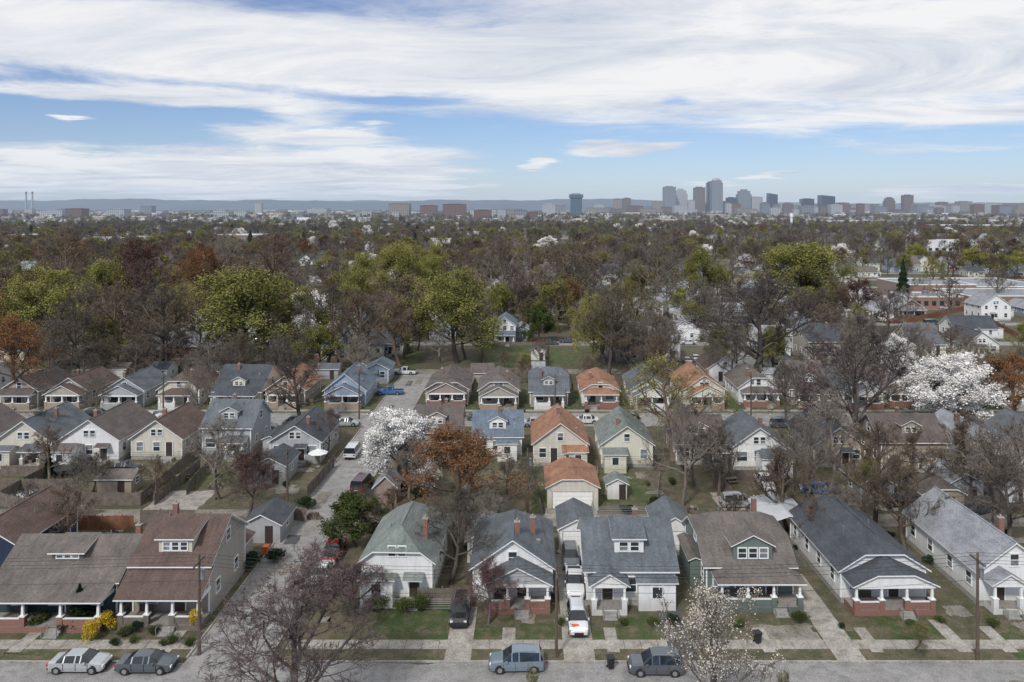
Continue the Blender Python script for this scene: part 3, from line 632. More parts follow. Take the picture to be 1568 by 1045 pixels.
for i in range(80):
    x=tr.uniform(-75,80); y=tr.choice([tr.uniform(97,109),tr.uniform(82,91),tr.uniform(158,172)])
    if abs(x-XR)<5: continue
    s=tr.uniform(.6,1.8); link('shrub',tr.choice(K['shrub']),(x,y,0),tr.uniform(0,6),scale=(s/10,s/10,s*.7/10))

def scatter(name,pts,meshes):
    c=bpy.data.collections.new(name+'_kinds')
    for i,m in enumerate(meshes):
        c.objects.link(bpy.data.objects.new('%s_kind_%02d'%(name,i),m))
    me=bpy.data.meshes.new(name); n=len(pts); P=np.array(pts,dtype=np.float32)
    me.vertices.add(n); me.vertices.foreach_set('co',P[:,:3].ravel())
    a=me.attributes.new('rot','FLOAT','POINT'); a.data.foreach_set('value',P[:,3].copy())
    a=me.attributes.new('scl','FLOAT_VECTOR','POINT'); a.data.foreach_set('vector',P[:,4:7].ravel())
    a=me.attributes.new('idx','INT','POINT'); a.data.foreach_set('value',P[:,7].astype(np.int32))
    o=link(name,me)
    g=bpy.data.node_groups.new(name,'GeometryNodeTree')
    g.interface.new_socket('Geometry',in_out='INPUT',socket_type='NodeSocketGeometry'); g.interface.new_socket('Geometry',in_out='OUTPUT',socket_type='NodeSocketGeometry')
    N=g.nodes; L=g.links; gi=N.new('NodeGroupInput'); go=N.new('NodeGroupOutput'); ip=N.new('GeometryNodeInstanceOnPoints')
    ci=N.new('GeometryNodeCollectionInfo'); ci.inputs['Collection'].default_value=c; ci.inputs['Separate Children'].default_value=True; ci.inputs['Reset Children'].default_value=True
    def at(nm,t):
        q=N.new('GeometryNodeInputNamedAttribute'); q.data_type=t; q.inputs[0].default_value=nm; return q.outputs[0]
    L.new(gi.outputs[0],ip.inputs['Points']); L.new(ci.outputs[0],ip.inputs['Instance']); ip.inputs['Pick Instance'].default_value=True
    L.new(at('idx','INT'),ip.inputs['Instance Index']); cx=N.new('ShaderNodeCombineXYZ'); L.new(at('rot','FLOAT'),cx.inputs[2])
    er=N.new('FunctionNodeEulerToRotation'); L.new(cx.outputs[0],er.inputs[0]); L.new(er.outputs[0],ip.inputs['Rotation'])
    L.new(at('scl','FLOAT_VECTOR'),ip.inputs['Scale']); L.new(ip.outputs[0],go.inputs[0])
    mo=o.modifiers.new('instances','NODES'); mo.node_group=g
    return o
MID=[9,6,5,4]
TK=[tree('t',30,MID,bark='bark',twig=.03,rib=.044,fine=3),tree('t',31,MID,bark='bark_light',twig=.03,rib=.044,fine=3),tree('t',32,MID,bark='bark_warm',twig=.03,rib=.044,fine=3),tree('t',33,MID,bark='bark_plum',twig=.03,rib=.044,fine=3,spread=1.2),
    tree('t',34,MID,'leaf_brown',3,.11,'bark',.35,rib=.045),tree('t',35,MID,'leaf_bud',3,.10,'bark_warm',.35,lsel=.7,rib=.045),tree('t',36,MID,'leaf_bud',5,.13,'bark_dark',.4,fine=1),
    tree('t',37,MID,'leaf_orange',3,.09,'bark_warm',.3,rib=.04),tree('t',38,MID,'leaf_maroon',3,.09,'bark_plum',.3,rib=.04),tree('t',39,MID,'leaf_white',8,.14,'bark',.35,fine=1),cone_tree('t',40,n=900,ls=.5)]
wt=[23,17,14,13,12,11,5,1.2,1.3,1.2,.9]
sr=random.Random(9); pts=[]
def clearzone(x,y):
    r=x/y
    if 176<y<222 and -14<x<17: return True
    if 160<y<200 and 20<x<50 and sr.random()<.6: return True
    if 190<y<385 and r>.49: return sr.random()<.88
    if 235<y<385 and r>.42: return sr.random()<.85
    if 200<y<300 and .1<r<.27: return sr.random()<.72
    if 50<x<60 and y<440: return True
    return False
def addtrees(y0,y1,dens,h0,h1):
    area=.5*1.5*(y1*y1-y0*y0); n=int(area*dens)
    for _ in range(n):
        y=math.sqrt(sr.uniform(y0*y0,y1*y1)); x=sr.uniform(-.76,.74)*y
        if clearzone(x,y): continue
        cl=math.sin(x*.021+1.3)*math.sin(y*.017+x*.006)
        if sr.random()<.25-.45*cl and y>300: continue
        if x>.22*y and y<900 and sr.random()<.38: continue
        if any(abs(x-hx)<5 and -8<y-hy<12 for hx,hy in HP) : continue
        h=sr.uniform(h0,h1); w=h*sr.uniform(.68,.98)
        pts.append((x,y,0,sr.uniform(0,6.28),w/10,w/10,h/10,sr.choices(range(11),wt)[0]))
addtrees(184,330,1/78,9,17); addtrees(330,640,1/135,9,17); addtrees(640,1500,1/300,10,17); addtrees(1500,6500,1/2500,11,19)
scatter('distant_trees',pts,TK)
def block(i):
    rr=random.Random(i); b=B(); w=rr.uniform(14,34); d=rr.uniform(12,25); h=rr.uniform(4,9)
    wl=rr.choice(['w_white','brick_school','w_beige','w_white','brick_tan','w_grey','w_tan'])
    b.box(-w/2,w/2,0,d,0,h,wl,rr.choice(['r_white','r_light','metal_roof'])); b.box(-w/2-.1,w/2+.1,-.1,.25,h,h+.5,'trim')
    for k in range(int(w/4)): b.box(-w/2+1+4*k,-w/2+3+4*k,-.06,-.003,1.2,3,'glass')
    b.box(-2,1,d*.4,d*.4+2,h,h+1.4,'steel'); return b.mesh('b')
hp=[]
BL=[block(i) for i in range(8)]
for _ in range(1250):
    y=math.sqrt(sr.uniform(480**2,2600**2)); x=sr.uniform(-.74,.72)*y; hp.append((x,y,0,sr.choice([0,0,0,1.57,3.14])+sr.uniform(-.1,.1),1,1,1.1,sr.randrange(16)))
for _ in range(330):
    y=math.sqrt(sr.uniform(650**2,5000**2)); x=sr.uniform(-.72,.72)*y; s=1+y/3500; hp.append((x,y,0,sr.choice([0,0,0,1.57])+sr.uniform(-.1,.1),s,s,s,16+sr.randrange(8)))
scatter('distant_houses',hp,VAR+BL)

# ================= skyline =================
def tower_mat(name,c,wc,sx=3.6,sz=3.8,ro=.5):
    m,t,b=nt(name); b.inputs['Roughness'].default_value=ro
    co=coords(t); sp=t.nodes.new('ShaderNodeSeparateXYZ'); t.links.new(co,sp.inputs[0])
    def fr(o,s,th):
        a=t.nodes.new('ShaderNodeMath'); a.operation='MULTIPLY'; t.links.new(o,a.inputs[0]); a.inputs[1].default_value=1/s
        f=t.nodes.new('ShaderNodeMath'); f.operation='FRACT'; t.links.new(a.outputs[0],f.inputs[0])
        g=t.nodes.new('ShaderNodeMath'); g.operation='GREATER_THAN'; t.links.new(f.outputs[0],g.inputs[0]); g.inputs[1].default_value=th; return g.outputs[0]
    ad=t.nodes.new('ShaderNodeMath'); t.links.new(sp.outputs[0],ad.inputs[0]); t.links.new(sp.outputs[1],ad.inputs[1])
    mu=t.nodes.new('ShaderNodeMath'); mu.operation='MULTIPLY'; t.links.new(fr(ad.outputs[0],sx*2,.4),mu.inputs[0]); t.links.new(fr(sp.outputs[2],sz*1.5,.42),mu.inputs[1])
    t.links.new(mixc(t,mu.outputs[0],c,wc),b.inputs['Base Color'])
tower_mat('t_grey',(.22,.23,.25),(.07,.085,.11)); tower_mat('t_brown',(.17,.125,.11),(.07,.06,.06)); tower_mat('t_dark',(.025,.035,.055),(.015,.03,.06),ro=.2)
tower_mat('t_light',(.42,.42,.42),(.15,.17,.2)); tower_mat('t_glass',(.08,.13,.16),(.04,.08,.11),ro=.3); tower_mat('t_tan',(.27,.23,.2),(.11,.1,.1)); tower_mat('t_brick',(.16,.085,.07),(.09,.07,.07))
def tower(name,u0,u1,vt,mat,D=4500,style='flat'):
    k=D/F; x=((u0+u1)/2-CX)*k; w=(u1-u0)*k; h=H+(HY-vt)*k; e=link(name,None,(x,D,0)); b=B(); d=max(w*.8,25)
    if style=='flat':
        b.box(-w/2,w/2,0,d,0,h*.965,mat); b.box(-w*.3,w*.3,d*.3,d*.7,h*.965,h,mat); b.box(-w*.5-1,w*.5+1,-1,-.01,h*.94,h*.967,mat)
    elif style=='dome':
        b.box(-w/2,w/2,0,d,0,h*.86,mat); b.box(-w*.42,w*.42,d*.08,d*.92,h*.86,h*.92,mat); n=16
        for i in range(5):
            a0=i*math.pi/10; a1=(i+1)*math.pi/10; b.frus(0,d/2,h*(.92+.08*math.sin(a0)),h*(.92+.08*math.sin(a1)),w*.38*math.cos(a0),max(.5,w*.38*math.cos(a1)),'t_light',n)
    elif style=='step':
        b.box(-w/2,w/2,0,d,0,h*.8,mat); b.box(-w*.4,w*.4,d*.05,d*.9,h*.8,h*.93,mat); b.box(-w*.22,w*.22,d*.2,d*.7,h*.93,h,mat)
    elif style=='slant':
        b.box(-w/2,w/2,0,d,0,h*.88,mat); b.poly([(-w/2,0,h*.88),(w/2,0,h*.88),(w/2,0,h*.93),(-w/2,0,h)],mat); b.poly([(-w/2,d,h*.88),(w/2,d,h*.88),(w/2,d,h*.93),(-w/2,d,h)],mat)
        b.poly([(-w/2,0,h),(w/2,0,h*.93),(w/2,d,h*.93),(-w/2,d,h)],mat); b.poly([(-w/2,0,h*.88),(-w/2,d,h*.88),(-w/2,d,h),(-w/2,0,h)],mat)
    elif style=='cap':
        b.box(-w*.42,w*.42,0,d,0,h*.8,mat); b.box(-w/2,w/2,-3,d+3,h*.8,h*.95,'t_glass'); b.box(-w*.3,w*.3,0,d,h*.95,h,'t_light')
    link('tower',b.mesh('tower'),parent=e)
for a in ((872,893,296,'t_glass',3000,'cap'),(830,850,312,'t_light',3800),(850,866,314,'t_grey',4200),(940,952,304,'t_tan',4000),(954,966,303,'t_brown',4000),(968,1000,316,'t_grey',4600),
  (1017,1035,285,'t_grey'),(1034,1053,289,'t_light',4600,'step'),(1064,1080,286,'t_brown'),(1083,1096,278,'t_dark',4700),(1090,1107,272,'t_grey',4400,'dome'),(1114,1128,302,'t_dark'),(1131,1151,290,'t_grey',4500,'step'),
  (1150,1168,301,'t_light'),(1177,1191,296,'t_dark',4400,'slant'),(1194,1226,311,'t_light'),(1229,1247,304,'t_dark'),(1258,1279,299,'t_dark',4300,'slant'),(1282,1300,310,'t_grey'),(1303,1335,313,'t_tan'),
  (1357,1371,302,'t_brown',3900,'step'),(1385,1399,298,'t_brown',3800),(1410,1428,314,'t_grey'),(1438,1452,309,'t_brown',4000),(1454,1468,312,'t_light'),(1470,1489,308,'t_tan',4000),(1500,1535,310,'t_light',3600),(1537,1568,311,'t_grey',3700),
  (1000,1016,308,'t_tan'),(1054,1064,306,'t_light'),(1107,1113,308,'t_grey'),(1165,1177,310,'t_brick'),(595,626,311,'t_tan',2900),(643,668,314,'t_brick',3000),(678,712,312,'t_brick',2700),(720,760,320,'t_light',2500),
  (100,125,319,'t_brick',2500),(60,95,322,'t_light',2600),(215,232,315,'t_grey',3500),(900,935,318,'t_tan',4000),(770,800,320,'t_grey',3600),(470,500,319,'t_light',3400),(390,400,311,'t_light',3800),(1245,1260,314,'t_brown'),(1340,1356,314,'t_light'),(1575,1600,310,'t_grey')):
    tower('high_rise',a[0],a[1],a[2],a[3],a[4] if len(a)>4 else 4500,a[5] if len(a)>5 else 'flat')
for i in range(110):
    u=sr.uniform(820,1640) if i<60 else sr.uniform(1180,1600); tower('city_building',u,u+sr.uniform(8,24),sr.uniform(310,324),sr.choice(['t_grey','t_tan','t_light','t_light','t_brown','t_brick']),sr.uniform(3300,4900))
for i in range(40):
    u=sr.uniform(-60,820); tower('city_building',u,u+sr.uniform(10,30),sr.uniform(320,328),sr.choice(['t_grey','t_tan','t_brick','t_light','t_light']),sr.uniform(2200,4200))
for u in (40,49.5):
    D=4000;k=D/F; e=link('smokestack',None,((u-CX)*k,D,0)); b=B(); b.frus(0,0,0,H+(HY-295)*k,6,3.5,'t_light',16); b.frus(0,0,H+(HY-297)*k,H+(HY-294)*k+.5,4.2,4.2,'t_brick',16); link('stack',b.mesh('stack'),parent=e)
x,y=G(1212,352); e=link('water_tower',None,(x,y,0)); b=B(); b.frus(0,0,0,22,2.2,2,'trim',16); b.frus(0,0,22,27,3,3,'trim',16); b.frus(0,0,27,28.5,3,.6,'trim',16); link('tank',b.mesh('tank'),parent=e)
for (u0,u1,vb,h,d) in ((1420,1530,385,9,40),(120,190,378,9,30),(0,60,372,9,30),(330,400,372,9,30),(640,690,378,8,25),(560,640,352,10,40),(1440,1568,357,12,50)):
    x0,y0=G(u0,vb); x1,_=G(u1,vb); b=B(); w=x1-x0; b.box(-w/2,w/2,0,d,0,h,'w_white' if vb>374 else 'brick_school','r_white'); b.box(-w/2-.1,w/2+.1,-.2,-.01,h-.6,h+.3,'trim')
    for k in range(int(w/6)): b.box(-w/2+1+6*k,-w/2+4+6*k,-.3,-.2,.5,3,'glass')
    e=link('warehouse',None,((x0+x1)/2,y0,0)); link('shell',b.mesh('shell'),parent=e)
plain('hill_woods',(.025,.04,.055),1,.3,.002)
for nm,D,hh,sd,xa,xb in (('hills',9500,160,1,-9000,9000),('hills',12500,175,5,-12000,12000)):
    b=B(); n=160; rr=random.Random(sd); ph=[rr.uniform(0,6) for _ in range(5)]
    def hz(x): return hh*(.82+.07*math.sin(x*.0011+ph[0])+.05*math.sin(x*.0031+ph[1])+.03*math.sin(x*.0083+ph[2])+.02*math.sin(x*.021+ph[3])) *(1-.28*max(0,min(1,(x-1500)/3000)))
    for i in range(n):
        x0=xa+(xb-xa)*i/n; x1=xa+(xb-xa)*(i+1)/n
        b.poly([(x0,D-900,0),(x1,D-900,0),(x1,D,hz(x1)),(x0,D,hz(x0))],'hill_woods'); b.poly([(x0,D,hz(x0)),(x1,D,hz(x1)),(x1,D+1500,0),(x0,D+1500,0)],'hill_woods')
    link(nm,b.mesh(nm))

# ================= vehicles =================
ST=dict(
 sedan=[(-2.35,.72,.8,.83,.6),(-2.22,.86,.9,.96,.72),(-1.6,.9,.95,1.02,.74),(-.95,.9,.96,1.4,.58),(0,.9,.95,1.46,.6),(.45,.9,.94,1.42,.58),(1.2,.9,.93,.99,.74),(2.1,.86,.78,.84,.68),(2.35,.7,.6,.66,.56)],
 suv=[(-2.3,.76,.9,.95,.66),(-2.22,.88,1.02,1.12,.76),(-1.95,.91,1.04,1.62,.63),(-.2,.91,1.02,1.7,.65),(.4,.91,1.01,1.64,.63),(1.15,.91,1.0,1.07,.77),(2.05,.88,.9,.97,.72),(2.3,.73,.66,.72,.6)],
 van=[(-2.5,.86,.95,1.0,.8),(-2.42,.95,1.08,1.85,.75),(0,.96,1.06,1.92,.78),(1.0,.95,1.04,1.84,.75),(1.85,.94,1.0,1.08,.82),(2.4,.9,.82,.9,.74),(2.52,.76,.62,.68,.62)],
 pickup=[(-2.8,.86,.95,.98,.82),(-.8,.92,.97,1.0,.84),(-.72,.92,1.0,1.68,.66),(.3,.92,1.0,1.75,.67),(.6,.92,1.0,1.7,.66),(1.25,.92,1.02,1.1,.8),(2.45,.9,.94,1.0,.74),(2.75,.75,.66,.72,.62)])
CM={}
def car_mesh(kind,col):
    if (kind,col) in CM: return CM[(kind,col)]
    b=B(); S=ST[kind]; rings=[]
    for i,(x,w,be,tp,wt_) in enumerate(S):
        zb=.36 if i in (0,len(S)-1) else .24
        rings.append([(x,-w*.95,zb),(x,-w,.6*be),(x,-w*.97,be),(x,-wt_,tp-.03),(x,-wt_*.85,tp),(x,wt_*.85,tp),(x,wt_,tp-.03),(x,w*.97,be),(x,w,.6*be),(x,w*.95,zb)])
    hi=[s[3]-s[2]>.25 for s in S]
    for i in range(len(S)-1):
        a,c=rings[i],rings[i+1]
        for j in range(9):
            mat=col
            if j in (2,6) and (hi[i] or hi[i+1]): mat='car_glass'
            if j in (3,4,5) and hi[i]!=hi[i+1]: mat='car_glass'
            b.poly([a[j],a[j+1],c[j+1],c[j]],mat)
        b.poly([a[0],c[0],c[9],a[9]],'black_plastic')
    b.poly(rings[0],col); b.poly(rings[-1],col)
    x0,x1=S[0][0],S[-1][0]; W=.9
    ax=(x0+.85 if kind!='pickup' else x0+1.1, x1-.9)
    for wx in ax:
        for sg in (-1,1):
            yo=sg*(W-.02)
            b.frus(wx,.36,min(yo,yo-sg*.3),max(yo,yo-sg*.3)+.02,.41,.41,'black_plastic',18,axis='y')
            b.frus(wx,.33,sg*(W-.2) if sg>0 else -W-.02,(W+.02) if sg>0 else -(W-.2),.33,.33,'tyre',18,axis='y')
            y0=sg*(W+.02); b.frus(wx,.33,min(y0,y0+sg*.02),max(y0,y0+sg*.02),.2,.2,'hub',10,axis='y')
    fz=S[-2][2]-.16
    for sg in (-1,1):
        b.box(x1-.22,x1-.03,sg*.5,sg*.76,fz-.06,fz+.09,'lamp_white'); b.box(x0-.02,x0+.14,sg*.55,sg*.83,.66,.84,'lamp_red')
        b.box(.75,.95,sg*.93,sg*1.06,S[-3][2]-.02,S[-3][2]+.13,col)
        for dx in (-.95,.1,1.1): b.box(dx-.012,dx+.012,sg*.885,sg*.925,.35,.88,'black_plastic')
    b.box(x1-.06,x1+.03,-.42,.42,.42,.6,'black_plastic'); b.box(x0-.03,x0+.02,-.25,.25,.55,.68,'trim'); b.box(x1-.05,x1+.05,-.75,.75,.3,.4,'black_plastic'); b.box(x0-.05,x0+.05,-.75,.75,.3,.42,'black_plastic')
    for i in range(len(S)-1):
        if hi[i]:
            xx=S[i][0]
            for sg in (-1,1): b.poly([(xx-.05,sg*S[i][1]*.985,S[i][2]),(xx+.05,sg*S[i][1]*.985,S[i][2]),(xx+.05,sg*(S[i][4]+.01),S[i][3]-.02),(xx-.05,sg*(S[i][4]+.01),S[i][3]-.02)],col)
    if kind=='pickup': b.box(-2.68,-.88,-.68,.68,.985,1.0,'black_plastic')
    if kind=='suv':
        for sg in (-1,1): b.box(-1.6,.2,sg*.58,sg*.62,1.69,1.73,'steel')
    CM[(kind,col)]=b.mesh(kind); return CM[(kind,col)]
NMC=dict(sedan='parked_sedan',suv='parked_suv',van='parked_van',pickup='parked_pickup_truck')
for kind,col,u,v,hd in (('sedan','c_silver',123,1024,0),('sedan','c_grey',226,1025,0),('suv','c_bluegrey',791,1023,180),('suv','c_grey',1004,1028,180),('suv','c_black',705,945,-90),
  ('suv','c_white',884,958,-90),('pickup','c_white',880,901,-90),('suv','c_grey',874,862,-90),('pickup','c_red',511,850,90),('sedan','c_white',494,884,90),('van','c_maroon',555,748,85),('van','c_white',541,697,90),
  ('sedan','c_white',48,768,150),('pickup','c_white',620,573,170),('pickup','c_blue',597,604,180),('sedan','c_white',228,642,180),('sedan','c_grey',500,640,180),('sedan','c_black',118,640,0),('suv','c_black',150,640,0),
  ('sedan','c_grey',735,643,0),('suv','c_maroon',690,643,0),('sedan','c_white',897,648,180),('pickup','c_white',1171,745,-90),('sedan','c_blue',1252,755,170),('sedan','c_grey',405,658,0),('suv','c_maroon',5,640,0),('sedan','c_white',1095,652,0),('suv','c_grey',1200,654,0),
  ('sedan','c_white',1065,552,90),('sedan','c_silver',1052,556,90),('sedan','c_silver',530,652,0),('van','c_grey',455,652,180),('sedan','c_grey',100,560,30),('sedan','c_black',190,722,0),('suv','c_silver',1440,660,0),('sedan','c_black',1330,655,0),
  ('sedan','c_black',960,642,0),('suv','c_bluegrey',1040,642,180),('sedan','c_silver',820,652,0),('suv','c_silver',1130,775,0),('sedan','c_grey',1500,785,20),('suv','c_black',1380,775,170),('sedan','c_silver',340,640,0),('suv','c_grey',60,652,180)):
    link(NMC[kind],car_mesh(kind,col),(*G(u,v),.01),rad(hd+R.uniform(-2,2)))
cr=random.Random(8)
for yy in (213.5,216.6,249.5,253,287.5,326.5,365.5):
    for _ in range(10):
        x=cr.uniform(-.65*yy,.65*yy); k=cr.choice(['sedan','suv','van','pickup']); link(NMC[k],car_mesh(k,cr.choice(['c_white','c_silver','c_black','c_grey','c_red','c_blue'])),(x,yy,.03),cr.choice([0,math.pi]))

# ================= street furniture =================
def pole(u,v,h,arm=True,tr_=False):
    x,y=G(u,v); e=link('utility_pole',None,(x,y,0)); b=B(); b.frus(0,0,0,h,.16,.1,'pole_wood',10)
    link('shaft',b.mesh('shaft'),parent=e); b=B()
    if arm:
        b.box(-.06,.06,-1.1,1.1,h-.75,h-.62,'pole_wood')
        for q in (-1,-.4,.4,1): b.frus(0,q,h-.62,h-.45,.05,.04,'steel',6)
    if tr_: b.frus(.32,0,h-2.2,h-1.3,.2,.2,'steel',12)
    if b.f: link('crossarm',b.mesh('crossarm'),parent=e)
    return (x,y,h)
fp=[pole(305,1003,8.8,True,True),pole(852,1006,8.0),pole(1497,1012,9.3,True,True)]
ap=[pole(440,797,9.2),pole(808,789,8.5,True,True),pole(1190,792,8.5),pole(1520,800,8.5)]
sp=[pole(550,642,9),pole(250,644,8.5),pole(850,644,8.5),pole(1150,646,9,True,True),pole(1450,648,9)]
def wires(P,offs,drop):
    cu=bpy.data.curves.new('power_line','CURVE'); cu.dimensions='3D'; cu.bevel_depth=.014; cu.materials.append(MATS['wire'])
    for (a,c) in zip(P[:-1],P[1:]):
        for o,dz in offs:
            s=cu.splines.new('POLY'); n=14; s.points.add(n)
            for i in range(n+1):
                t=i/n; sag=4*drop*t*(1-t); s.points[i].co=(a[0]+(c[0]-a[0])*t,a[1]+(c[1]-a[1])*t+o,a[2]+(c[2]-a[2])*t+dz-sag,1)
    link('power_line',cu)
o4=[(-1,-.45),(-.4,-.45),(.4,-.45),(1,-.45),(0,-2.3)]
wires([(-90,66,8.8)]+fp+[(95,66,9)],o4,.6); wires([(-110,95,9)]+ap+[(110,94,8.5)],o4[:3]+[(0,-2)],.7); wires([(-130,137,8.6),sp[1],sp[0],sp[2],sp[3],sp[4]],o4[:3]+[(0,-2)],.8)
wires([fp[0],ap[0],sp[0]],[(0,-1),(0,-1.4)],.8); wires([fp[1],ap[1]],[(0,-1)],.8)
for tgt in ((-1.5,71,4),(9,70.5,4),(19,72,4)): wires([fp[1],(tgt[0],tgt[1],tgt[2]+.4)],[(0,-.8)],.25)
def fence(pts,h,mat='wood_fence',name='wooden_fence',world=False):
    b=B(); P=pts if world else [G(*p) for p in pts]; X0,Y0=P[0]; rr=random.Random(int(abs(X0*100)+Y0))
    for (xa,ya),(xb,yb) in zip(P[:-1],P[1:]):
        L=math.hypot(xb-xa,yb-ya); n=int(L/.17); dx,dy=(xb-xa)/L,(yb-ya)/L; nx,ny=-dy*.012,dx*.012
        for i in range(n):
            s0=i*.17; s1=s0+.155; z=h*rr.uniform(.95,1.0); g=rr.uniform(-.01,.01)
            q=[(xa+dx*s-X0+nx*k+dy*g,ya+dy*s-Y0+ny*k+dx*g) for s,k in ((s0,-1),(s1,-1),(s1,1),(s0,1))]
            i0=len(b.v); b.v+=[(x,y,.04) for x,y in q]+[(x,y,z) for x,y in q]; k=b.mi(mat)
            for f in ((0,1,5,4),(1,2,6,5),(2,3,7,6),(3,0,4,7),(4,5,6,7)): b.f.append(tuple(i0+a for a in f)); b.m.append(k)
        for i in range(int(L/2.4)+1):
            s=i*2.4; cx,cy=xa+dx*s-X0,ya+dy*s-Y0; b.box(cx-.06,cx+.06,cy+.02,cy+.14,0,h+.08,mat)
    link(name,b.mesh(name),(X0,Y0,0))
for f in ((((65,812),(205,812)),1.8,'wood_red'),(((0,775),(60,790),(145,790)),1.8),(((0,752),(105,752)),1.7),(((95,775),(215,775)),1.8),(((215,775),(300,700)),1.7),(((335,700),(285,760)),1.6),(((400,790),(470,800)),1.8),
  (((470,765),(512,715)),1.8),(((345,840),(345,870)),1.8),(((1440,745),(1568,745)),1.4),(((1215,790),(1215,740)),1.3),(((520,790),(585,790)),1.6),(((165,910),(200,910)),1.7),(((640,925),(720,925)),1.6),
  (((740,560),(740,530),(835,530)),1.2),(((838,560),(838,530)),1.2),(((830,790),(810,720)),1.2),(((1390,495),(1480,475),(1560,520)),1.8,'wood_red'),(((410,620),(480,620)),1.2),(((1060,800),(1110,800)),1.4),(((60,730),(0,730)),1.6),
  (((1270,790),(1340,790)),1.7),(((1100,735),(1195,735)),1.4),(((310,812),(375,812)),1.7),(((215,800),(300,800)),1.6)):
    fence(*f)
for i,x in enumerate((-70,-59.5,-49,-38.5,27,38.5,49,60)):
    if i%2==0: fence([(x,98.2),(x,112)],1.6,world=True)
for i,x in enumerate((-89,-79,-69,-59,-49,-38,-12,-1.5,9,19.5,29,39,49,59,69,79)):
    if i%3!=1: fence([(x,160),(x,175)],1.5,world=True)
for x0,x1 in ((-88,-60),(-58,-40),(-20,0),(22,44),(50,80)): fence([(x0,175.3),(x1,175.3)],1.6,world=True)
for x0,x1 in ((28,40),(50,62)): fence([(x0,97.6),(x1,97.6)],1.6,world=True)
def chain(p,q,h=1.1,world=False):
    (xa,ya),(xb,yb)=(p,q) if world else (G(*p),G(*q)); cu=bpy.data.curves.new('chain_link_fence','CURVE'); cu.dimensions='3D'; cu.bevel_depth=.02; cu.materials.append(MATS['steel'])
    def sl(a,c): s=cu.splines.new('POLY'); s.points.add(1); s.points[0].co=(*a,1); s.points[1].co=(*c,1)
    sl((xa,ya,h),(xb,yb,h)); n=max(1,int(math.hypot(xb-xa,yb-ya)/2.2))
    for i in range(n+1): t=i/n; x,y=xa+(xb-xa)*t,ya+(yb-ya)*t; sl((x,y,0),(x,y,h))
    for k in range(1,5): sl((xa,ya,h*k/5),(xb,yb,h*k/5))
    link('chain_link_fence',cu)
for p,q in (((905,790),(1000,790)),((905,790),(915,725)),((1005,790),(1010,730)),((560,935),(690,935)),((1105,790),(1100,730)),((700,790),(720,730)),((1410,800),(1560,805)),((925,560),(905,530))): chain(p,q)
for x in (-6,7,18.5,29.5,41.5): chain((x,80),(x,91),world=True)
def bin_(u,v,col='black_plastic'):
    b=B(); b.frus(0,0,.08,.95,.3,.4,col,4); b.box(-.32,.32,-.36,.34,.95,1.03,col); b.box(-.3,.3,.3,.42,.88,.96,col)
    for s in (-.24,.24): b.frus(s,.1,.2,.26,.1,.1,'tyre',8,axis='y')
    link('trash_bin',b.mesh('trash_bin'),(*G(u,v),0),rad(R.uniform(-20,20)))
for u,v,c in ((935,1024,'black_plastic'),(407,850,'orange_plastic'),(415,856,'black_plastic'),(848,922,'black_plastic'),(880,973,'orange_plastic'),(1160,985,'black_plastic'),(1085,800,'black_plastic'),(760,800,'black_plastic'),(660,798,'black_plastic'),(1000,800,'black_plastic'),(1310,800,'black_plastic')): bin_(u,v,c)
x,y=G(487,715); e=link('patio_umbrella',None,(x,y,0)); b=B(); b.frus(0,0,0,2.4,.03,.03,'steel',6); b.frus(0,0,2.1,2.7,1.5,.05,'trim',8); b.frus(0,0,.0,.1,.3,.3,'foundation',8); link('canopy',b.mesh('canopy'),parent=e)
for u,v in ((1340,752),(470,690),(100,725)):
    b=B(); b.frus(0,0,.8,.88,1.8,1.8,'black_plastic',20); b.frus(0,0,.7,.79,1.95,1.95,'car_glass',20)
    for k in range(6): a=k*1.047; b.frus(1.85*math.cos(a),1.85*math.sin(a),0,2.3,.03,.03,'steel',6)
    link('trampoline',b.mesh('trampoline'),(*G(u,v),0))
for u,v in ((280,735),(1120,740),(940,745),(20,722)):
    b=B(); b.box(-.9,.9,-.4,.4,.7,.76,'wood_fence')
    for s in (-1,1): b.box(-.9,.9,s*.65-.12,s*.65+.12,.42,.47,'wood_fence'); b.box(s*.6-.05,s*.6+.05,-.7,.7,.36,.41,'wood_fence'); b.box(s*.6-.05,s*.6+.05,-.3,.3,0,.7,'wood_fence')
    link('picnic_table',b.mesh('picnic_table'),(*G(u,v),0),.3)
# stacks of firewood beside fences
wr=random.Random(31)
for u,v in ((150,770),(330,748),(1060,785),(1230,770),(640,790),(480,795),(1420,755),(1290,775)):
    b=B()
    for r_ in range(4):
        for k in range(9-r_): b.frus(-.9+k*.22+r_*.11+wr.uniform(-.02,.02),.12+r_*.19,-.25+wr.uniform(-.05,.05),.25,.1,.1,wr.choice(['wood_fence','pole_wood','deck']),7,axis='y')
    link('firewood_stack',b.mesh('firewood_stack'),(*G(u,v),.02),wr.uniform(-.3,.3))

# ================= haze in the far distance =================
m=bpy.data.materials.new('air_haze'); m.use_nodes=True; t=m.node_tree; t.nodes.clear()
o=t.nodes.new('ShaderNodeOutputMaterial'); ab=t.nodes.new('ShaderNodeVolumeAbsorption'); em=t.nodes.new('ShaderNodeEmission'); ad=t.nodes.new('ShaderNodeAddShader')
SG=6.5e-5; ab.inputs[0].default_value=(0,0,0,1); ab.inputs[1].default_value=SG; em.inputs[0].default_value=(.47,.57,.73,1); em.inputs[1].default_value=SG  # emission stands in for daylight scattered by the air; nothing here really glows
t.links.new(ab.outputs[0],ad.inputs[0]); t.links.new(em.outputs[0],ad.inputs[1]); t.links.new(ad.outputs[0],o.inputs['Volume']); MATS['air_haze']=m
b=B(); b.box(-15500,15500,500,15500,-2,300,'air_haze'); link('haze',b.mesh('haze'))

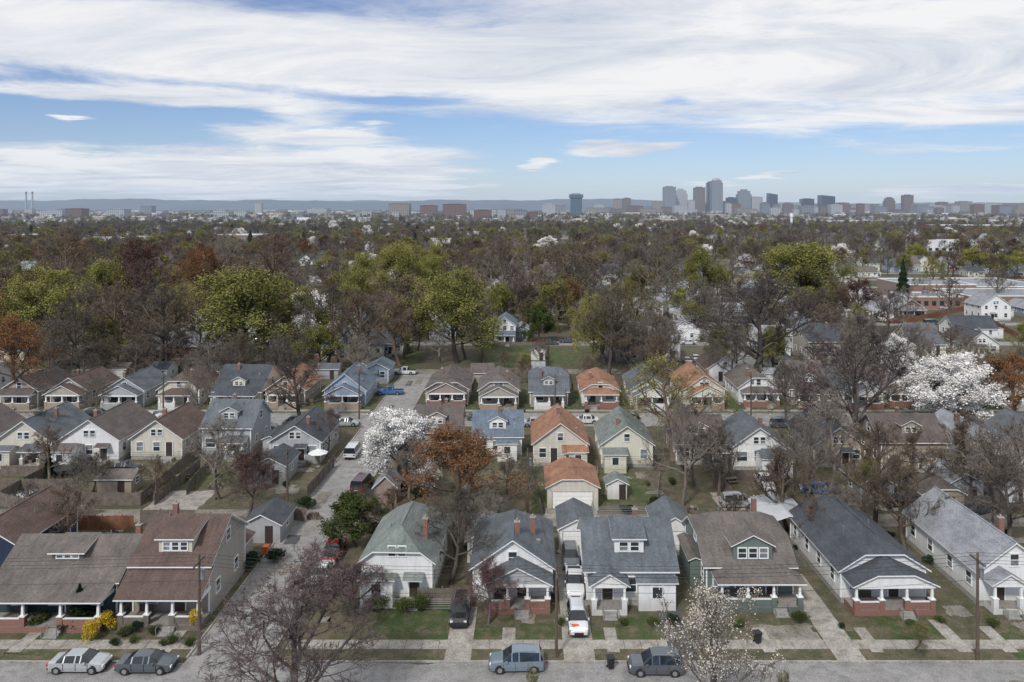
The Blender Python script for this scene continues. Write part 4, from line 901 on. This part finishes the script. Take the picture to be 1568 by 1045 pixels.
# ================= sky =================
W=bpy.data.worlds.new('World'); scene.world=W; W.use_nodes=True; t=W.node_tree; t.nodes.clear()
def M(op,a,b=None,c=None,clamp=False):
    n=t.nodes.new('ShaderNodeMath'); n.operation=op; n.use_clamp=clamp
    for i,v_ in enumerate((a,b,c)):
        if v_ is None: continue
        if hasattr(v_,'is_linked'): t.links.new(v_,n.inputs[i])
        else: n.inputs[i].default_value=v_
    return n.outputs[0]
tc=t.nodes.new('ShaderNodeTexCoord'); sx=t.nodes.new('ShaderNodeSeparateXYZ'); t.links.new(tc.outputs['Generated'],sx.inputs[0]); X,Y,Z=sx.outputs
hl=M('SQRT',M('ADD',M('MULTIPLY',X,X),M('MULTIPLY',Y,Y))); az=M('ARCTAN2',X,Y); el=M('DIVIDE',Z,M('MAXIMUM',hl,.001))
zz=M('ADD',M('MAXIMUM',Z,0),.07); cb=t.nodes.new('ShaderNodeCombineXYZ'); t.links.new(M('MULTIPLY',M('DIVIDE',X,zz),.7),cb.inputs[0]); t.links.new(M('DIVIDE',Y,zz),cb.inputs[1])
def wn(scale,det,ro,off=0,dist=0):
    mp=t.nodes.new('ShaderNodeMapping'); mp.inputs['Location'].default_value=(off,off*.7,off*.3); t.links.new(cb.outputs[0],mp.inputs[0])
    n=t.nodes.new('ShaderNodeTexNoise'); n.inputs['Scale'].default_value=scale; n.inputs['Detail'].default_value=det; n.inputs['Roughness'].default_value=ro; n.inputs['Distortion'].default_value=dist
    t.links.new(mp.outputs[0],n.inputs['Vector']); return n.outputs['Fac']
n1=wn(.9,9,.6,3.1,.4); n2=wn(.5,5,.55,9.7); n3=wn(1.7,11,.66,21.3,.5); n4=wn(.9,9,.66,40.,.6)
azw=M('ADD',az,M('MULTIPLY',M('SUBTRACT',n2,.5),.28)); elw=M('ADD',el,M('MULTIPLY',M('SUBTRACT',n1,.5),.045))
acc=None
for (u,v,ru,rv,am) in ((780,90,1500,60,1.05),(200,70,600,40,.3),(1150,150,430,48,.6),(1450,186,330,20,.5),(420,264,270,38,1.5),(445,205,110,13,1.1),(20,268,70,32,1.1),(965,229,70,11,1.4),(1225,268,34,5,1.0),
   (845,252,26,6,.9),(90,182,34,4,.9),(1400,222,240,8,.35),(1480,291,170,8,.9),(1130,-5,430,28,.5),(470,180,60,10,.35),(220,150,380,12,.6),(330,4,200,12,-.1),(1020,153,45,9,-.5),(620,148,90,9,-.35),(560,190,30,4,.5),(640,290,90,8,.7),(1100,280,60,5,.5)):
    a0=math.atan((u-CX)/F); ca=math.cos(a0); e0=(HY-v)/F*ca; ra=ru/F*ca*ca if ru<700 else ru/F; re=rv/F*ca
    q=M('ADD',M('POWER',M('ABSOLUTE',M('DIVIDE',M('SUBTRACT',azw,a0),ra)),2.4),M('POWER',M('ABSOLUTE',M('DIVIDE',M('SUBTRACT',elw,e0),re)),2.8))
    g=M('MULTIPLY',M('EXPONENT',M('MULTIPLY',q,-1)),am); acc=g if acc is None else M('ADD',acc,g)
up=t.nodes.new('ShaderNodeMapRange'); up.inputs[1].default_value=.2; up.inputs[2].default_value=.5; up.inputs[4].default_value=.6; t.links.new(el,up.inputs[0])
acc=M('ADD',acc,up.outputs[0])
dens=M('ADD',M('MULTIPLY',acc,M('ADD',.3,M('MULTIPLY',n3,1.15))),M('MULTIPLY',M('SUBTRACT',n3,.5),.5))
mr=t.nodes.new('ShaderNodeMapRange'); mr.interpolation_type='SMOOTHSTEP'; mr.inputs[1].default_value=.12; mr.inputs[2].default_value=.6; mr.inputs[4].default_value=.98; t.links.new(dens,mr.inputs[0])
sh=t.nodes.new('ShaderNodeMapRange'); sh.inputs[1].default_value=.42; sh.inputs[2].default_value=.66; t.links.new(n4,sh.inputs[0])
cc=mixc(t,sh.outputs[0],(.93,.93,.93),(.6,.65,.75))
sky=t.nodes.new('ShaderNodeTexSky'); sky.sky_type='NISHITA'; sky.sun_disc=False; sky.sun_elevation=rad(44); sky.sun_rotation=rad(205); sky.air_density=1.0; sky.dust_density=.25; sky.ozone_density=1.0
b1=t.nodes.new('ShaderNodeBackground'); b1.inputs[1].default_value=.078; t.links.new(mixc(t,1.0,sky.outputs[0],(.9,1.03,1.38),'MULTIPLY'),b1.inputs[0])
b2=t.nodes.new('ShaderNodeBackground'); t.links.new(cc,b2.inputs[0]); b2.inputs[1].default_value=1.0
mx=t.nodes.new('ShaderNodeMixShader'); t.links.new(mr.outputs[0],mx.inputs[0]); t.links.new(b1.outputs[0],mx.inputs[1]); t.links.new(b2.outputs[0],mx.inputs[2])
wo=t.nodes.new('ShaderNodeOutputWorld'); t.links.new(mx.outputs[0],wo.inputs[0])
try: W.cycles.sampling_method='MANUAL'; W.cycles.sample_map_resolution=512
except Exception: pass

L=bpy.data.lights.new('sun','SUN'); L.energy=2.7; L.angle=rad(8); L.color=(1,.97,.92)
lo=bpy.data.objects.new('sun',L); lo.rotation_euler=(rad(46),0,rad(-25)); COL.objects.link(lo)
cam=bpy.data.cameras.new('camera'); cam.sensor_width=36; cam.lens=F/1568*36; cam.shift_x=(784-CX)/1568; cam.shift_y=-(522.5-HY)/1568; cam.clip_start=.5; cam.clip_end=40000
co=bpy.data.objects.new('camera',cam); co.location=(0,0,H); co.rotation_euler=(rad(90),0,0); COL.objects.link(co); scene.camera=co
scene.view_settings.view_transform='Standard'; scene.view_settings.look='None'
print('built in',time.time()-T0,'trees',len(pts))
